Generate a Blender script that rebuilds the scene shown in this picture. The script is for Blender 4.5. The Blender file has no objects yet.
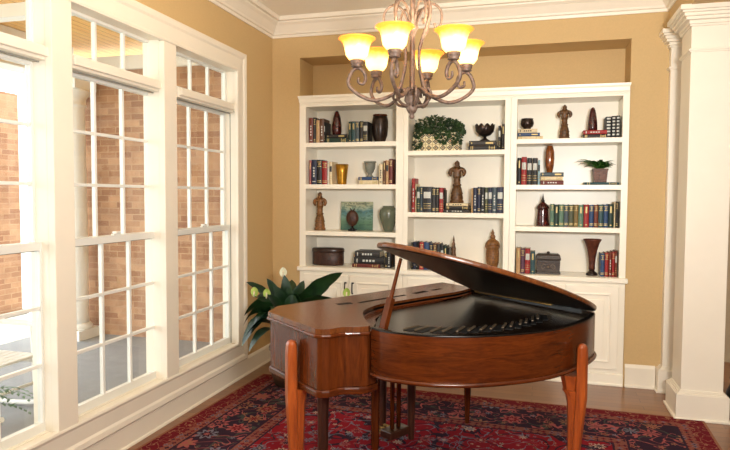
import bpy, bmesh, math, random
from mathutils import Vector, Matrix
random.seed(7)
C = bpy.context.scene
COL = C.collection
PI = math.pi
sin, cos = math.sin, math.cos

# ------------------------------------------------------------------ colours and materials
def lin(c):
    return tuple(((v/255)/12.92 if v/255 <= .04045 else ((v/255+.055)/1.055)**2.4) for v in c)+(1,)

class NT:
    """small node-tree writer"""
    def __init__(s, name):
        s.m = bpy.data.materials.new(name); s.m.use_nodes = True
        s.t = s.m.node_tree; s.t.nodes.clear()
        s.out = s.n('ShaderNodeOutputMaterial')
    def n(s, ty, **kw):
        x = s.t.nodes.new(ty)
        for k, v in kw.items(): setattr(x, k, v)
        return x
    def put(s, sock, v):
        if isinstance(v, bpy.types.NodeSocket): s.t.links.new(v, sock)
        elif v is not None: sock.default_value = v
    def math(s, op, a, b=None, c=None):
        x = s.n('ShaderNodeMath', operation=op); s.put(x.inputs[0], a)
        if b is not None: s.put(x.inputs[1], b)
        if c is not None: s.put(x.inputs[2], c)
        return x.outputs[0]
    def vmath(s, op, a, b=None):
        x = s.n('ShaderNodeVectorMath', operation=op); s.put(x.inputs[0], a)
        if b is not None: s.put(x.inputs[1], b)
        return x.outputs[0]
    def mix(s, f, a, b):
        x = s.n('ShaderNodeMix', data_type='RGBA'); s.put(x.inputs[0], f); s.put(x.inputs[6], a); s.put(x.inputs[7], b)
        return x.outputs[2]
    def obj(s): return s.n('ShaderNodeTexCoord').outputs['Object']
    def mapv(s, v, scale=(1,1,1), rot=(0,0,0), loc=(0,0,0)):
        x = s.n('ShaderNodeMapping'); s.put(x.inputs[0], v); x.inputs[1].default_value = loc; x.inputs[2].default_value = rot; x.inputs[3].default_value = scale
        return x.outputs[0]
    def noise(s, v, scale, detail=3, rough=.5, dist=0):
        x = s.n('ShaderNodeTexNoise'); s.put(x.inputs['Vector'], v); x.inputs['Scale'].default_value = scale
        x.inputs['Detail'].default_value = detail; x.inputs['Roughness'].default_value = rough; x.inputs['Distortion'].default_value = dist
        return x.outputs[0]
    def voro(s, v, scale, rnd=1, feature='F1'):
        x = s.n('ShaderNodeTexVoronoi', feature=feature); s.put(x.inputs['Vector'], v); x.inputs['Scale'].default_value = scale; x.inputs['Randomness'].default_value = rnd
        return x
    def sep(s, v):
        x = s.n('ShaderNodeSeparateXYZ'); s.put(x.inputs[0], v); return x.outputs
    def ramp(s, f, stops, interp='LINEAR'):
        x = s.n('ShaderNodeValToRGB'); s.put(x.inputs[0], f); x.color_ramp.interpolation = interp
        e = x.color_ramp.elements
        while len(e) < len(stops): e.new(.5)
        for el, (p, c) in zip(e, stops): el.position = p; el.color = c
        return x.outputs[0]
    def bump(s, h, strength=.2, dist=.01):
        x = s.n('ShaderNodeBump'); s.put(x.inputs['Height'], h); x.inputs['Strength'].default_value = strength; x.inputs['Distance'].default_value = dist
        return x.outputs[0]
    def bsdf(s, color, rough=.5, metal=0, normal=None, coat=0, spec=.5):
        x = s.n('ShaderNodeBsdfPrincipled'); s.put(x.inputs['Base Color'], color); s.put(x.inputs['Roughness'], rough)
        x.inputs['Metallic'].default_value = metal; x.inputs['Specular IOR Level'].default_value = spec
        x.inputs['Coat Weight'].default_value = coat; x.inputs['Coat Roughness'].default_value = .08
        if normal is not None: s.put(x.inputs['Normal'], normal)
        s.t.links.new(x.outputs[0], s.out.inputs[0]); return x

MATS = {}
def plain(name, c, rough=.5, metal=0, vary=.12, scale=30, bump=.08, coat=0, spec=.5, c2=None):
    """a colour broken up by fine noise, with a light bump"""
    if name in MATS: return MATS[name]
    t = NT(name); v = t.obj(); f = t.noise(v, scale, 4)
    a = lin(c); b = lin(c2) if c2 else tuple(x*(1-vary) for x in a[:3])+(1,)
    r = t.ramp(f, [(.3, b), (.7, a)])
    t.bsdf(r, rough, metal, t.bump(f, bump, .003) if bump else None, coat, spec)
    MATS[name] = t.m; return t.m

def wood(name, dark, light, rough=.3, scale=(3, 3, 30), coat=.4, rot=(0,0,0), spec=.5):
    t = NT(name); v = t.mapv(t.obj(), scale, rot)
    f = t.noise(v, 2.2, 6, .6, 1.2); g = t.noise(v, 14, 3, .6)
    k = t.math('ADD', t.math('MULTIPLY', f, .75), t.math('MULTIPLY', g, .25))
    t.bsdf(t.ramp(k, [(.3, lin(dark)), (.72, lin(light))]), rough, 0, t.bump(g, .03, .002), coat, spec)
    MATS[name] = t.m; return t.m

TRIM = plain('cream_trim_paint', (238, 229, 212), .4, vary=.03, scale=6, bump=.02)
SHELF = plain('bookcase_paint', (250, 243, 226), .32, vary=.02, scale=5, bump=.02)
SASHP = plain('white_sash_paint', (230, 229, 222), .35, vary=.03, scale=6, bump=.02)
CEIL = plain('ceiling_paint', (250, 243, 228), .8, vary=.03, scale=60, bump=.1)
WALL = plain('tan_wall_paint', (203, 172, 121), .7, vary=.06, scale=90, bump=.15)
HALL = plain('grey_hall_paint', (176, 160, 135), .7, vary=.06, scale=60, bump=.1)
MAHOG = wood('mahogany', (54, 21, 6), (102, 47, 15), .24, (9, 9, 1.2), .1, spec=.35)
MAHOGH = wood('mahogany_lying_grain', (48, 17, 5), (98, 44, 13), .24, (2.2, 2.2, 18), .1, spec=.35)
MAHOGTOP = wood('mahogany_top', (68, 32, 13), (116, 64, 28), .26, (14, 2, 3), .1, (0, 0, -.54))
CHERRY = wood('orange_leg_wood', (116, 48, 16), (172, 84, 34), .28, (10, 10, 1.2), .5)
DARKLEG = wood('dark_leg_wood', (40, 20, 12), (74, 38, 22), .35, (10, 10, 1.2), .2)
BLACK = plain('black_lacquer', (17, 12, 9), .26, vary=.3, scale=8, bump=0, coat=0, spec=.3)
MATTEBLACK = plain('lid_underside_black', (24, 17, 12), .35, vary=.3, scale=8, bump=.02, coat=.1)
SLOT = plain('slot_black', (10, 8, 7), .6, bump=0)  # black stands in for the shade inside the slots
STRUT = plain('plate_strut_bronze', (104, 88, 70), .4, .3, bump=.05)
BRASS = plain('brass', (150, 118, 66), .4, .9, bump=0)
IRON = plain('rust_iron', (124, 102, 88), .55, .2, vary=.45, scale=60, bump=.4, c2=(78, 60, 50))
DARKIRON = plain('dark_pull_iron', (40, 32, 28), .4, .6, bump=.05)
PAPER = plain('page_paper', (226, 212, 180), .8, vary=.12, scale=120, bump=.1)
GILT = plain('gilt_print', (200, 178, 120), .4, .3, bump=0)
SILVER = plain('pale_print', (205, 208, 200), .5, .0, bump=0)
BCOL = dict(rust=(116, 50, 30), charcoal=(48, 46, 46), tan=(196, 156, 112), brown=(104, 68, 46), black=(28, 26, 28), green=(26, 52, 42), teal=(38, 74, 80),
            slate=(70, 84, 92), rose=(168, 92, 92), navy=(34, 40, 66), red=(156, 32, 34), white=(222, 220, 214), cream=(226, 208, 170), maroon=(104, 38, 32),
            olive=(80, 84, 58), blue=(40, 70, 112), sky=(150, 190, 204), mint=(92, 124, 104), gold=(126, 102, 54), plum=(92, 56, 78))
def bmat(c): return plain('book_cloth_'+c, BCOL[c], .5, vary=.15, scale=70, bump=.15)

def wood_floor():
    t = NT('oak_planks'); v = t.obj()
    b = t.n('ShaderNodeTexBrick'); t.put(b.inputs['Vector'], t.mapv(v, (1, 1, 1)))
    b.inputs['Scale'].default_value = 1; b.inputs['Brick Width'].default_value = 1.3; b.inputs['Row Height'].default_value = .085
    b.inputs['Mortar Size'].default_value = .0018; b.offset = .37
    b.inputs['Color1'].default_value = lin((150, 100, 58)); b.inputs['Color2'].default_value = lin((128, 82, 46)); b.inputs['Mortar'].default_value = lin((70, 44, 26))
    g = t.noise(t.mapv(v, (2, 30, 1)), 3, 5, .6, .6)
    c = t.mix(t.math('MULTIPLY', g, .55), b.outputs[0], lin((92, 58, 34)))
    t.bsdf(c, .3, 0, t.bump(b.outputs[1], -.2, .002), .2); return t.m

def bricks():
    t = NT('orange_brick'); v = t.mapv(t.obj(), (1, 1, 1), (PI/2, 0, 0))
    s = t.sep(t.obj()); cv = t.n('ShaderNodeCombineXYZ'); t.put(cv.inputs[0], t.math('ADD', s[0], s[1])); t.put(cv.inputs[1], s[2])
    b = t.n('ShaderNodeTexBrick'); t.put(b.inputs['Vector'], cv.outputs[0]); b.inputs['Scale'].default_value = 1
    b.inputs['Brick Width'].default_value = .21; b.inputs['Row Height'].default_value = .072; b.inputs['Mortar Size'].default_value = .006
    b.inputs['Color1'].default_value = lin((166, 120, 90)); b.inputs['Color2'].default_value = lin((208, 164, 126)); b.inputs['Mortar'].default_value = lin((204, 168, 132))
    f = t.noise(t.obj(), 6, 3)
    c = t.mix(t.math('MULTIPLY', t.math('POWER', f, 1.5), .9), b.outputs[0], lin((132, 92, 70)))
    t.bsdf(c, .85, 0, t.bump(b.outputs[1], -.4, .006)); return t.m

def porch_boards():
    t = NT('porch_ceiling_boards'); v = t.obj(); s = t.sep(v)
    e = t.math('LESS_THAN', t.math('FRACT', t.math('MULTIPLY', s[0], 10)), .06)
    g = t.noise(t.mapv(v, (14, 1.2, 1)), 3, 4)
    c = t.mix(e, t.ramp(g, [(.3, lin((244, 176, 88))), (.7, lin((255, 212, 126)))]), lin((120, 70, 30)))
    t.bsdf(c, .45); return t.m

RUGW, RUGL = 3.5, 3.2
def rug_mat():
    t = NT('persian_rug_pile'); v = t.obj(); s = t.sep(v)
    dx = t.math('SUBTRACT', RUGW/2, t.math('ABSOLUTE', s[0])); dy = t.math('SUBTRACT', RUGL/2, t.math('ABSOLUTE', s[1]))
    e = t.math('MINIMUM', dx, dy)
    wob = t.math('MULTIPLY', t.math('SUBTRACT', t.noise(v, 40, 2), .5), .012)
    e2 = t.math('ADD', e, wob)
    fl = t.n('ShaderNodeCombineXYZ'); t.put(fl.inputs[0], s[0]); t.put(fl.inputs[1], s[1]); flat = fl.outputs[0]
    RED, DRED, NAVY = lin((138, 22, 36)), lin((104, 20, 32)), lin((36, 28, 44))
    CRM, PINK, SKY, TAN, GRN = lin((190, 160, 140)), lin((160, 84, 82)), lin((112, 112, 126)), lin((148, 100, 76)), lin((56, 66, 62))
    def flowers(scale, rnd, petals, base, R=.36, pal=(CRM, PINK, SKY, TAN), density=1.0):
        vo = t.voro(flat, scale, rnd)
        rel = t.vmath('SUBTRACT', t.vmath('SCALE', flat), vo.outputs['Position'])
        sc = rel.node.inputs[0].links[0].from_node
        sc.inputs['Scale'].default_value = 1
        rs = t.sep(rel); ang = t.math('ARCTAN2', rs[1], rs[0])
        r = vo.outputs['Distance']; rnds = t.sep(vo.outputs['Color'])
        edge = t.math('MULTIPLY_ADD', t.math('COSINE', t.math('MULTIPLY', ang, petals)), .22*R, R*.85)
        k = t.math('DIVIDE', r, edge)
        pc = t.ramp(rnds[0], [(0, pal[0]), (.3, pal[1]), (.55, pal[2]), (.8, pal[3])], 'CONSTANT')
        pc2 = t.ramp(rnds[1], [(0, DRED), (.4, NAVY), (.75, pal[1])], 'CONSTANT')
        col = base
        on = t.math('MULTIPLY', t.math('LESS_THAN', k, 1.0), t.math('LESS_THAN', rnds[2], density))
        col = t.mix(on, col, pc)
        on2 = t.math('MULTIPLY', t.math('LESS_THAN', k, .66), on)
        col = t.mix(on2, col, pc2)
        on3 = t.math('MULTIPLY', t.math('LESS_THAN', k, .33), on)
        return t.mix(on3, col, pal[0])
    def vines(col, scale, c, w=.022):
        nz = t.noise(flat, scale, 1.5, .4, .8)
        on = t.math('LESS_THAN', t.math('ABSOLUTE', t.math('SUBTRACT', t.math('FRACT', t.math('MULTIPLY', nz, 3)), .5)), w*3)
        return t.mix(on, col, c)
    field = vines(RED, 5, NAVY, .03); field = vines(field, 7.5, SKY, .012)
    field = flowers(22, .9, 5, field, .36, density=.75)
    field = flowers(8.5, .6, 8, field, .36, (CRM, SKY, PINK, CRM), .8)
    border = vines(NAVY, 6, GRN, .02); border = vines(border, 8, PINK, .014)
    border = flowers(13, .8, 5, border, .33, (TAN, PINK, SKY, TAN), .75)
    border = flowers(5.2, .45, 8, border, .40, (PINK, TAN, PINK, SKY), .8)
    guard = flowers(24, .3, 4, lin((132, 78, 66)), .42, (DRED, NAVY, DRED, SKY), .95)
    outer = vines(DRED, 16, TAN, .02)
    c = field
    def band(col, lim, new): return t.mix(t.math('LESS_THAN', e2, lim), col, new)
    c = band(c, .66, NAVY); c = band(c, .645, guard); c = band(c, .565, NAVY); c = band(c, .55, border)
    c = band(c, .215, NAVY); c = band(c, .20, guard); c = band(c, .125, outer); c = band(c, .018, TAN)
    pile = t.noise(v, 260, 2)
    c = t.mix(t.math('MULTIPLY', t.noise(v, 1.7, 3), .35), c, lin((70, 30, 36)))
    t.bsdf(c, .95, 0, t.bump(pile, .35, .004), 0, .1); return t.m

def glass_mat():
    t = NT('window_glass'); tr = t.n('ShaderNodeBsdfTransparent'); gl = t.n('ShaderNodeBsdfGlossy'); gl.inputs['Roughness'].default_value = .02
    tr.inputs[0].default_value = (.95, .97, .96, 1)
    lw = t.n('ShaderNodeLayerWeight'); lw.inputs[0].default_value = .5
    fz = t.math('MULTIPLY_ADD', t.math('POWER', lw.outputs['Facing'], 5), .5, .03)
    mx = t.n('ShaderNodeMixShader'); t.put(mx.inputs[0], fz); t.put(mx.inputs[1], tr.outputs[0]); t.put(mx.inputs[2], gl.outputs[0])
    t.t.links.new(mx.outputs[0], t.out.inputs[0]); return t.m

def shade_mat():
    t = NT('alabaster_shade'); v = t.obj(); s = t.sep(v)
    f = t.math('ADD', t.math('MULTIPLY', s[2], 8.5), t.math('MULTIPLY', t.noise(v, 25, 3), .25))
    c = t.ramp(f, [(.15, lin((255, 236, 170))), (.6, lin((255, 232, 170))), (.9, lin((250, 176, 70)))])
    em = t.n('ShaderNodeEmission'); t.put(em.inputs[0], c); t.put(em.inputs[1], t.ramp(f, [(.1, (.8,.8,.8,1)), (.35, (1,1,1,1)), (.65, (.8,.8,.8,1)), (.95, (.42,.42,.42,1))]))
    emk = t.math('MULTIPLY', em.inputs[1].links[0].from_socket, 1.45); t.put(em.inputs[1], emk)
    tl = t.n('ShaderNodeBsdfTranslucent'); t.put(tl.inputs[0], c)
    pr = t.n('ShaderNodeBsdfPrincipled'); t.put(pr.inputs[0], c); pr.inputs['Roughness'].default_value = .3
    m1 = t.n('ShaderNodeMixShader'); m1.inputs[0].default_value = .5; t.put(m1.inputs[1], pr.outputs[0]); t.put(m1.inputs[2], tl.outputs[0])
    ad = t.n('ShaderNodeAddShader'); t.put(ad.inputs[0], em.outputs[0]); t.put(ad.inputs[1], m1.outputs[0])
    t.t.links.new(ad.outputs[0], t.out.inputs[0]); return t.m

def emit_mat(name, c, k):
    t = NT(name); em = t.n('ShaderNodeEmission'); em.inputs[0].default_value = lin(c); em.inputs[1].default_value = k
    t.t.links.new(em.outputs[0], t.out.inputs[0]); return t.m

def leaf_mat(name, c, c2, rough=.35):
    t = NT(name); v = t.obj(); f = t.noise(v, 14, 3)
    t.bsdf(t.ramp(f, [(.3, lin(c)), (.75, lin(c2))]), rough, 0, t.bump(t.noise(v, 60, 2), .1, .003)); return t.m

def tile_mat():
    t = NT('painted_planter_tiles'); s = t.sep(t.obj())
    u = t.math('FRACT', t.math('MULTIPLY_ADD', s[0], 15.6, .5)); w = t.math('FRACT', t.math('MULTIPLY', s[2], 17.5))
    du = t.math('ABSOLUTE', t.math('SUBTRACT', u, .5)); dw = t.math('ABSOLUTE', t.math('SUBTRACT', w, .5))
    dd = t.math('ADD', du, dw); mx = t.math('MAXIMUM', du, dw)
    c = t.mix(t.math('LESS_THAN', dd, .44), lin((226, 212, 170)), lin((40, 48, 54)))
    c = t.mix(t.math('LESS_THAN', dd, .26), c, lin((206, 180, 130)))
    c = t.mix(t.math('LESS_THAN', dd, .14), c, lin((64, 58, 56)))
    c = t.mix(t.math('GREATER_THAN', mx, .46), c, lin((168, 146, 100)))
    t.bsdf(c, .35); return t.m

def cover_art():
    t = NT('art_book_landscape'); v = t.obj(); s = t.sep(v)
    n1 = t.noise(v, 9, 4); n2 = t.noise(t.mapv(v, (6, 1, 16)), 3, 4)
    base = t.ramp(t.math('ADD', t.math('MULTIPLY', s[2], 3.4), t.math('MULTIPLY', t.math('SUBTRACT', n1, .5), .5)),
        [(.05, lin((62, 98, 82))), (.25, lin((92, 128, 100))), (.45, lin((110, 146, 132))), (.6, lin((70, 116, 124))), (.72, lin((150, 168, 146))), (.9, lin((172, 172, 138)))])
    c = t.mix(t.math('MULTIPLY', t.math('GREATER_THAN', n2, .55), .6), base, lin((58, 92, 74)))
    t.bsdf(c, .35); return t.m

def carved(name, c, c2, scale=45, rough=.45):
    t = NT(name); v = t.obj(); f = t.voro(v, scale, .6).outputs['Distance']; g = t.noise(v, 20, 3)
    k = t.math('ADD', t.math('MULTIPLY', f, .5), t.math('MULTIPLY', g, .5))
    t.bsdf(t.ramp(k, [(.2, lin(c)), (.65, lin(c2))]), rough, 0, t.bump(f, .5, .004)); return t.m

CARVE = carved('carved_brown_wood', (40, 25, 12), (108, 72, 36))
CARVED2 = carved('carved_gold_wood', (66, 40, 18), (142, 94, 46))
GLASS = glass_mat(); SHADE = shade_mat()

# ------------------------------------------------------------------ mesh building
class MB:
    def __init__(s): s.v = []; s.f = []; s.mi = []; s.sm = []
    def add(s, vs, fs, mi=0, smooth=False):
        o = len(s.v); s.v += [tuple(p) for p in vs]
        for f in fs: s.f.append([i+o for i in f]); s.mi.append(mi); s.sm.append(smooth)
        return s
    def box(s, x0, x1, y0, y1, z0, z1, mi=0):
        return s.add([(x0,y0,z0),(x1,y0,z0),(x1,y1,z0),(x0,y1,z0),(x0,y0,z1),(x1,y0,z1),(x1,y1,z1),(x0,y1,z1)],
                     [(0,3,2,1),(4,5,6,7),(0,1,5,4),(1,2,6,5),(2,3,7,6),(3,0,4,7)], mi)
    def prism(s, poly, z0, z1, mi=0, mtop=None, mside=None, smooth=False, mbot=None):
        a = sum(poly[i][0]*poly[(i+1)%len(poly)][1]-poly[(i+1)%len(poly)][0]*poly[i][1] for i in range(len(poly)))
        if a < 0: poly = poly[::-1]
        n = len(poly); vs = [(x,y,z0) for x,y in poly]+[(x,y,z1) for x,y in poly]
        s.add(vs, [list(range(n))[::-1]], mi if mbot is None else mbot); o = len(s.v)-2*n
        s.f.append([o+n+i for i in range(n)]); s.mi.append(mi if mtop is None else mtop); s.sm.append(False)
        for i in range(n):
            j = (i+1) % n; s.f.append([o+i, o+j, o+n+j, o+n+i]); s.mi.append(mi if mside is None else mside); s.sm.append(smooth)
        return s
    def lathe(s, prof, cx=0, cy=0, seg=20, mi=0, sx=1, sy=1, wob=None):
        vs = []
        for r, z in prof:
            for k in range(seg):
                a = 2*PI*k/seg; q = r*(wob(a, z) if wob else 1)
                vs.append((cx+q*cos(a)*sx, cy+q*sin(a)*sy, z))
        fs = []
        for i in range(len(prof)-1):
            for k in range(seg):
                l = (k+1) % seg; fs.append((i*seg+k, i*seg+l, (i+1)*seg+l, (i+1)*seg+k))
        s.add(vs, fs, mi, True); o = len(s.v)-len(vs); n = len(prof)
        if prof[0][0] > 1e-5: s.f.append([o+k for k in range(seg)][::-1]); s.mi.append(mi); s.sm.append(False)
        if prof[-1][0] > 1e-5: s.f.append([o+(n-1)*seg+k for k in range(seg)]); s.mi.append(mi); s.sm.append(False)
        return s
    def tube(s, pts, r, seg=8, mi=0):
        P = [Vector(p) for p in pts]; n = len(P); R = r if isinstance(r, (list, tuple)) else [r]*n
        T = [(P[min(i+1,n-1)]-P[max(i-1,0)]).normalized() for i in range(n)]
        u = T[0].orthogonal().normalized(); vs = []
        for i in range(n):
            u = (u-T[i]*u.dot(T[i]))
            u = u.normalized() if u.length > 1e-6 else T[i].orthogonal().normalized()
            w = T[i].cross(u)
            for k in range(seg):
                a = 2*PI*k/seg; vs.append(P[i]+(u*cos(a)+w*sin(a))*R[i])
        fs = [(i*seg+k, i*seg+(k+1)%seg, (i+1)*seg+(k+1)%seg, (i+1)*seg+k) for i in range(n-1) for k in range(seg)]
        s.add(vs, fs, mi, True); o = len(s.v)-len(vs)
        s.f.append([o+k for k in range(seg)][::-1]); s.mi.append(mi); s.sm.append(False)
        s.f.append([o+(n-1)*seg+k for k in range(seg)]); s.mi.append(mi); s.sm.append(False)
        return s
    def loft(s, rings, mi=0, smooth=True, cap=True):
        n = len(rings[0]); vs = [p for r in rings for p in r]
        fs = [(i*n+k, i*n+(k+1)%n, (i+1)*n+(k+1)%n, (i+1)*n+k) for i in range(len(rings)-1) for k in range(n)]
        s.add(vs, fs, mi, smooth); o = len(s.v)-len(vs)
        if cap:
            s.f.append([o+k for k in range(n)][::-1]); s.mi.append(mi); s.sm.append(False)
            s.f.append([o+(len(rings)-1)*n+k for k in range(n)]); s.mi.append(mi); s.sm.append(False)
        return s
    def sweep(s, path, prof, to3, mi=0, closed=False):
        """profile (u = offset to the left of the path, w = out of plane) along a mitred polyline"""
        n = len(path); rows = []
        for i in range(n):
            p = Vector(path[i]); a = Vector(path[i-1]) if (i or closed) else None; b = Vector(path[(i+1)%n]) if (i < n-1 or closed) else None
            d1 = (p-a).normalized() if a is not None else None; d2 = (b-p).normalized() if b is not None else None
            n1 = Vector((-d1.y, d1.x)) if d1 else None; n2 = Vector((-d2.y, d2.x)) if d2 else None
            if n1 is None: m = n2
            elif n2 is None: m = n1
            else:
                m = (n1+n2).normalized(); m = m/max(.2, m.dot(n1))
            rows.append([to3(p.x+m.x*u, p.y+m.y*u, w) for u, w in prof])
        k = len(prof); vs = [q for r in rows for q in r]
        fs = [(i*k+j, i*k+(j+1)%k, ((i+1)%n)*k+(j+1)%k, ((i+1)%n)*k+j) for i in range(n if closed else n-1) for j in range(k)]
        s.add(vs, fs, mi); o = len(s.v)-len(vs)
        if not closed:
            s.f.append([o+j for j in range(k)]); s.mi.append(mi); s.sm.append(False)
            s.f.append([o+(n-1)*k+j for j in range(k)][::-1]); s.mi.append(mi); s.sm.append(False)
        return s
    def build(s, name, mats, parent=None, bevel=0, loc=None, subsurf=0, seg=2, angle=40):
        """one mesh object. Vertices are in world coordinates unless loc / parent is given with local ones."""
        if not isinstance(mats, (list, tuple)): mats = [mats]
        me = bpy.data.meshes.new(name); off = Vector((0,0,0))
        if parent is not None: off = world_loc(parent)
        elif loc is not None: off = Vector(loc)
        me.from_pydata([tuple(Vector(p)-off) for p in s.v], [], s.f)
        for m in mats: me.materials.append(m)
        for p, mi, sm in zip(me.polygons, s.mi, s.sm): p.material_index = mi; p.use_smooth = sm
        bm = bmesh.new(); bm.from_mesh(me); bmesh.ops.recalc_face_normals(bm, faces=bm.faces); bm.to_mesh(me); bm.free()
        o = bpy.data.objects.new(name, me); COL.objects.link(o)
        if parent is not None: o.parent = parent
        elif loc is not None: o.location = off
        if bevel:
            b = o.modifiers.new('bevel', 'BEVEL'); b.width = bevel; b.segments = seg; b.limit_method = 'ANGLE'; b.angle_limit = math.radians(angle); b.harden_normals = False
        if subsurf:
            m = o.modifiers.new('sub', 'SUBSURF'); m.levels = subsurf; m.render_levels = subsurf
        return o
def world_loc(o):
    p = Vector((0,0,0))
    while o is not None: p += o.location; o = o.parent
    return p
def tag(o, label, cat, group=None):
    o['label'] = label; o['category'] = cat
    if group: o['group'] = group
    return o
def empty(name, loc, label, cat, group=None):
    o = bpy.data.objects.new(name, None); o.location = loc; o.empty_display_size = .05; COL.objects.link(o)
    return tag(o, label, cat, group)
def struct(o, label=None, cat=None):
    o['kind'] = 'structure'
    if label: o['label'] = label; o['category'] = cat
    return o
def copy_tree(o, parent=None):
    c = o.copy(); COL.objects.link(c); c.parent = parent
    for ch in list(o.children): copy_tree(ch, c)
    return c
def smooth_path(pts, n=6):
    """Catmull-Rom through the points (any dimension)"""
    P = [Vector(p) for p in pts]; out = []
    for i in range(len(P)-1):
        a = P[max(i-1,0)]; b = P[i]; c = P[i+1]; d = P[min(i+2,len(P)-1)]
        for k in range(n):
            t = k/n; out.append(.5*((2*b)+(c-a)*t+(2*a-5*b+4*c-d)*t*t+(3*b-a-3*c+d)*t**3))
    out.append(P[-1]); return out

# ------------------------------------------------------------------ the room
XL, D, ZC = -2.4755, 5.5045, 3.275
Y0 = -3.2          # room end behind the camera
XR = 1.012
tow = lambda x, y, z: (x, y, z)
struct(MB().box(-2.63, 5.0, Y0, 7.2, -.1, 0).build('floor', wood_floor()), 'brown oak plank floor around the red rug', 'floor')
struct(MB().box(-2.75, 5.0, Y0, 7.2, ZC, ZC+.1).build('ceiling', CEIL), 'pale flat painted ceiling above the chandelier', 'ceiling')
# back wall with the recess over the bookcase
NX0, NX1, NZ, NY = -2.19, .738, 2.907, 5.86
wb = MB().box(XL-.15, NX0, D, D+.5, 0, ZC).box(NX1, 1.3, D, D+.5, 0, ZC).box(NX0, NX1, D, D+.5, NZ, ZC).box(NX0, NX1, NY, D+.5, 0, NZ)
struct(wb.build('wall_back', WALL), 'tan back wall with a recess above the white bookcase', 'wall')
# left wall: opening for the three windows and an added unseen one
WY0, WY1, WZ0, WZ1 = .72, 4.79, .295, 2.67
wl = MB().box(XL-.15, XL, Y0, WY0, 0, ZC).box(XL-.15, XL, WY1, D, 0, ZC).box(XL-.15, XL, WY0, WY1, 0, WZ0).box(XL-.15, XL, WY0, WY1, WZ1, ZC)
struct(wl.build('wall_left', WALL), 'tan window wall on the left side of the room', 'wall')
# rear wall and hall walls (behind the camera and beyond the column)
struct(MB().box(XL-.15, 5.0, Y0-.12, Y0, 0, ZC).build('wall_rear', WALL))
struct(MB().box(5.0, 5.12, Y0, 7.2, 0, ZC).build('wall_right', HALL))
struct(MB().box(1.3, 5.0, 6.6, 6.72, 0, ZC).build('wall_hall', HALL), 'greyish hall wall seen past the square column', 'wall')
# header over the opening on the right
struct(MB().box(XR, XR+.3, Y0, D, 2.93, ZC).build('wall_header', WALL), 'tan header wall above the square white column', 'wall')

CROWN = [(0, 3.105), (.012, 3.105), (.016, 3.128), (.03, 3.134), (.036, 3.15), (.075, 3.205), (.1, 3.225), (.104, 3.236), (.13, 3.24), (.135, 3.275), (0, 3.275)]
cr = MB().sweep([(XR, Y0), (XR, D), (XL, D), (XL, Y0)], CROWN, tow)
struct(cr.build('trim_1', TRIM), 'cream crown moulding under the ceiling', 'crown moulding')
BASE = [(0, 0), (.032, 0), (.03, .014), (.02, .022), (.018, .165), (.013, .178), (.006, .19), (0, .192)]
BASL = [(u, w*.155/.192) for u, w in BASE]
struct(MB().sweep([(NX0, D), (XL, D), (XL, Y0)], BASL, tow).build('baseboard_left', TRIM), 'cream baseboard under the windows', 'baseboard')
struct(MB().sweep([(.985, D), (NX1+.012, D)], BASE, tow).build('baseboard_back', TRIM), 'cream baseboard right of the bookcase', 'baseboard')

# window casing, sill and mullions
def wpl(a, b, w): return (XL+w, a, b)
CAS = [(0, 0), (0, .03), (.012, .034), (.03, .026), (.115, .022), (.13, .032), (.16, .036), (.172, .03), (.172, 0)]
wc = MB().sweep([(WY0-.045, .318), (WY0-.045, 2.645), (4.725, 2.645), (4.725, .318)], CAS, wpl, closed=True)
struct(wc.build('trim_2', TRIM), 'wide cream casing around the three windows', 'window casing')
sl = MB().box(XL-.14, XL+.004, WY0, WY1-.03, .288, .306).box(XL-.14, XL-.05, WY0, WY1-.03, .306, .312)
struct(sl.build('trim_3', TRIM, bevel=.003), 'flat cream sill just under the window sashes', 'window sill')
for k, (a, b, c, d) in enumerate([(2.668, 2.815, 2.713, 2.847), (3.672, 3.822, 3.736, 3.912), (1.63, 1.775, 1.64, 1.775)]):
    m = MB().box(XL-.02, XL+.026, a, b, .302, 2.645).box(XL-.15, XL-.02, a+.01, b-.004, .302, 2.67).box(XL-.15, XL-.075, c, d, .302, 2.67)
    struct(m.build('trim_%d' % (k+8), TRIM, bevel=.004), ['cream mullion post between the first and second windows', 'cream mullion post between the second and last windows', 'cream mullion post at the near end of the windows'][k], 'mullion')

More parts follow.
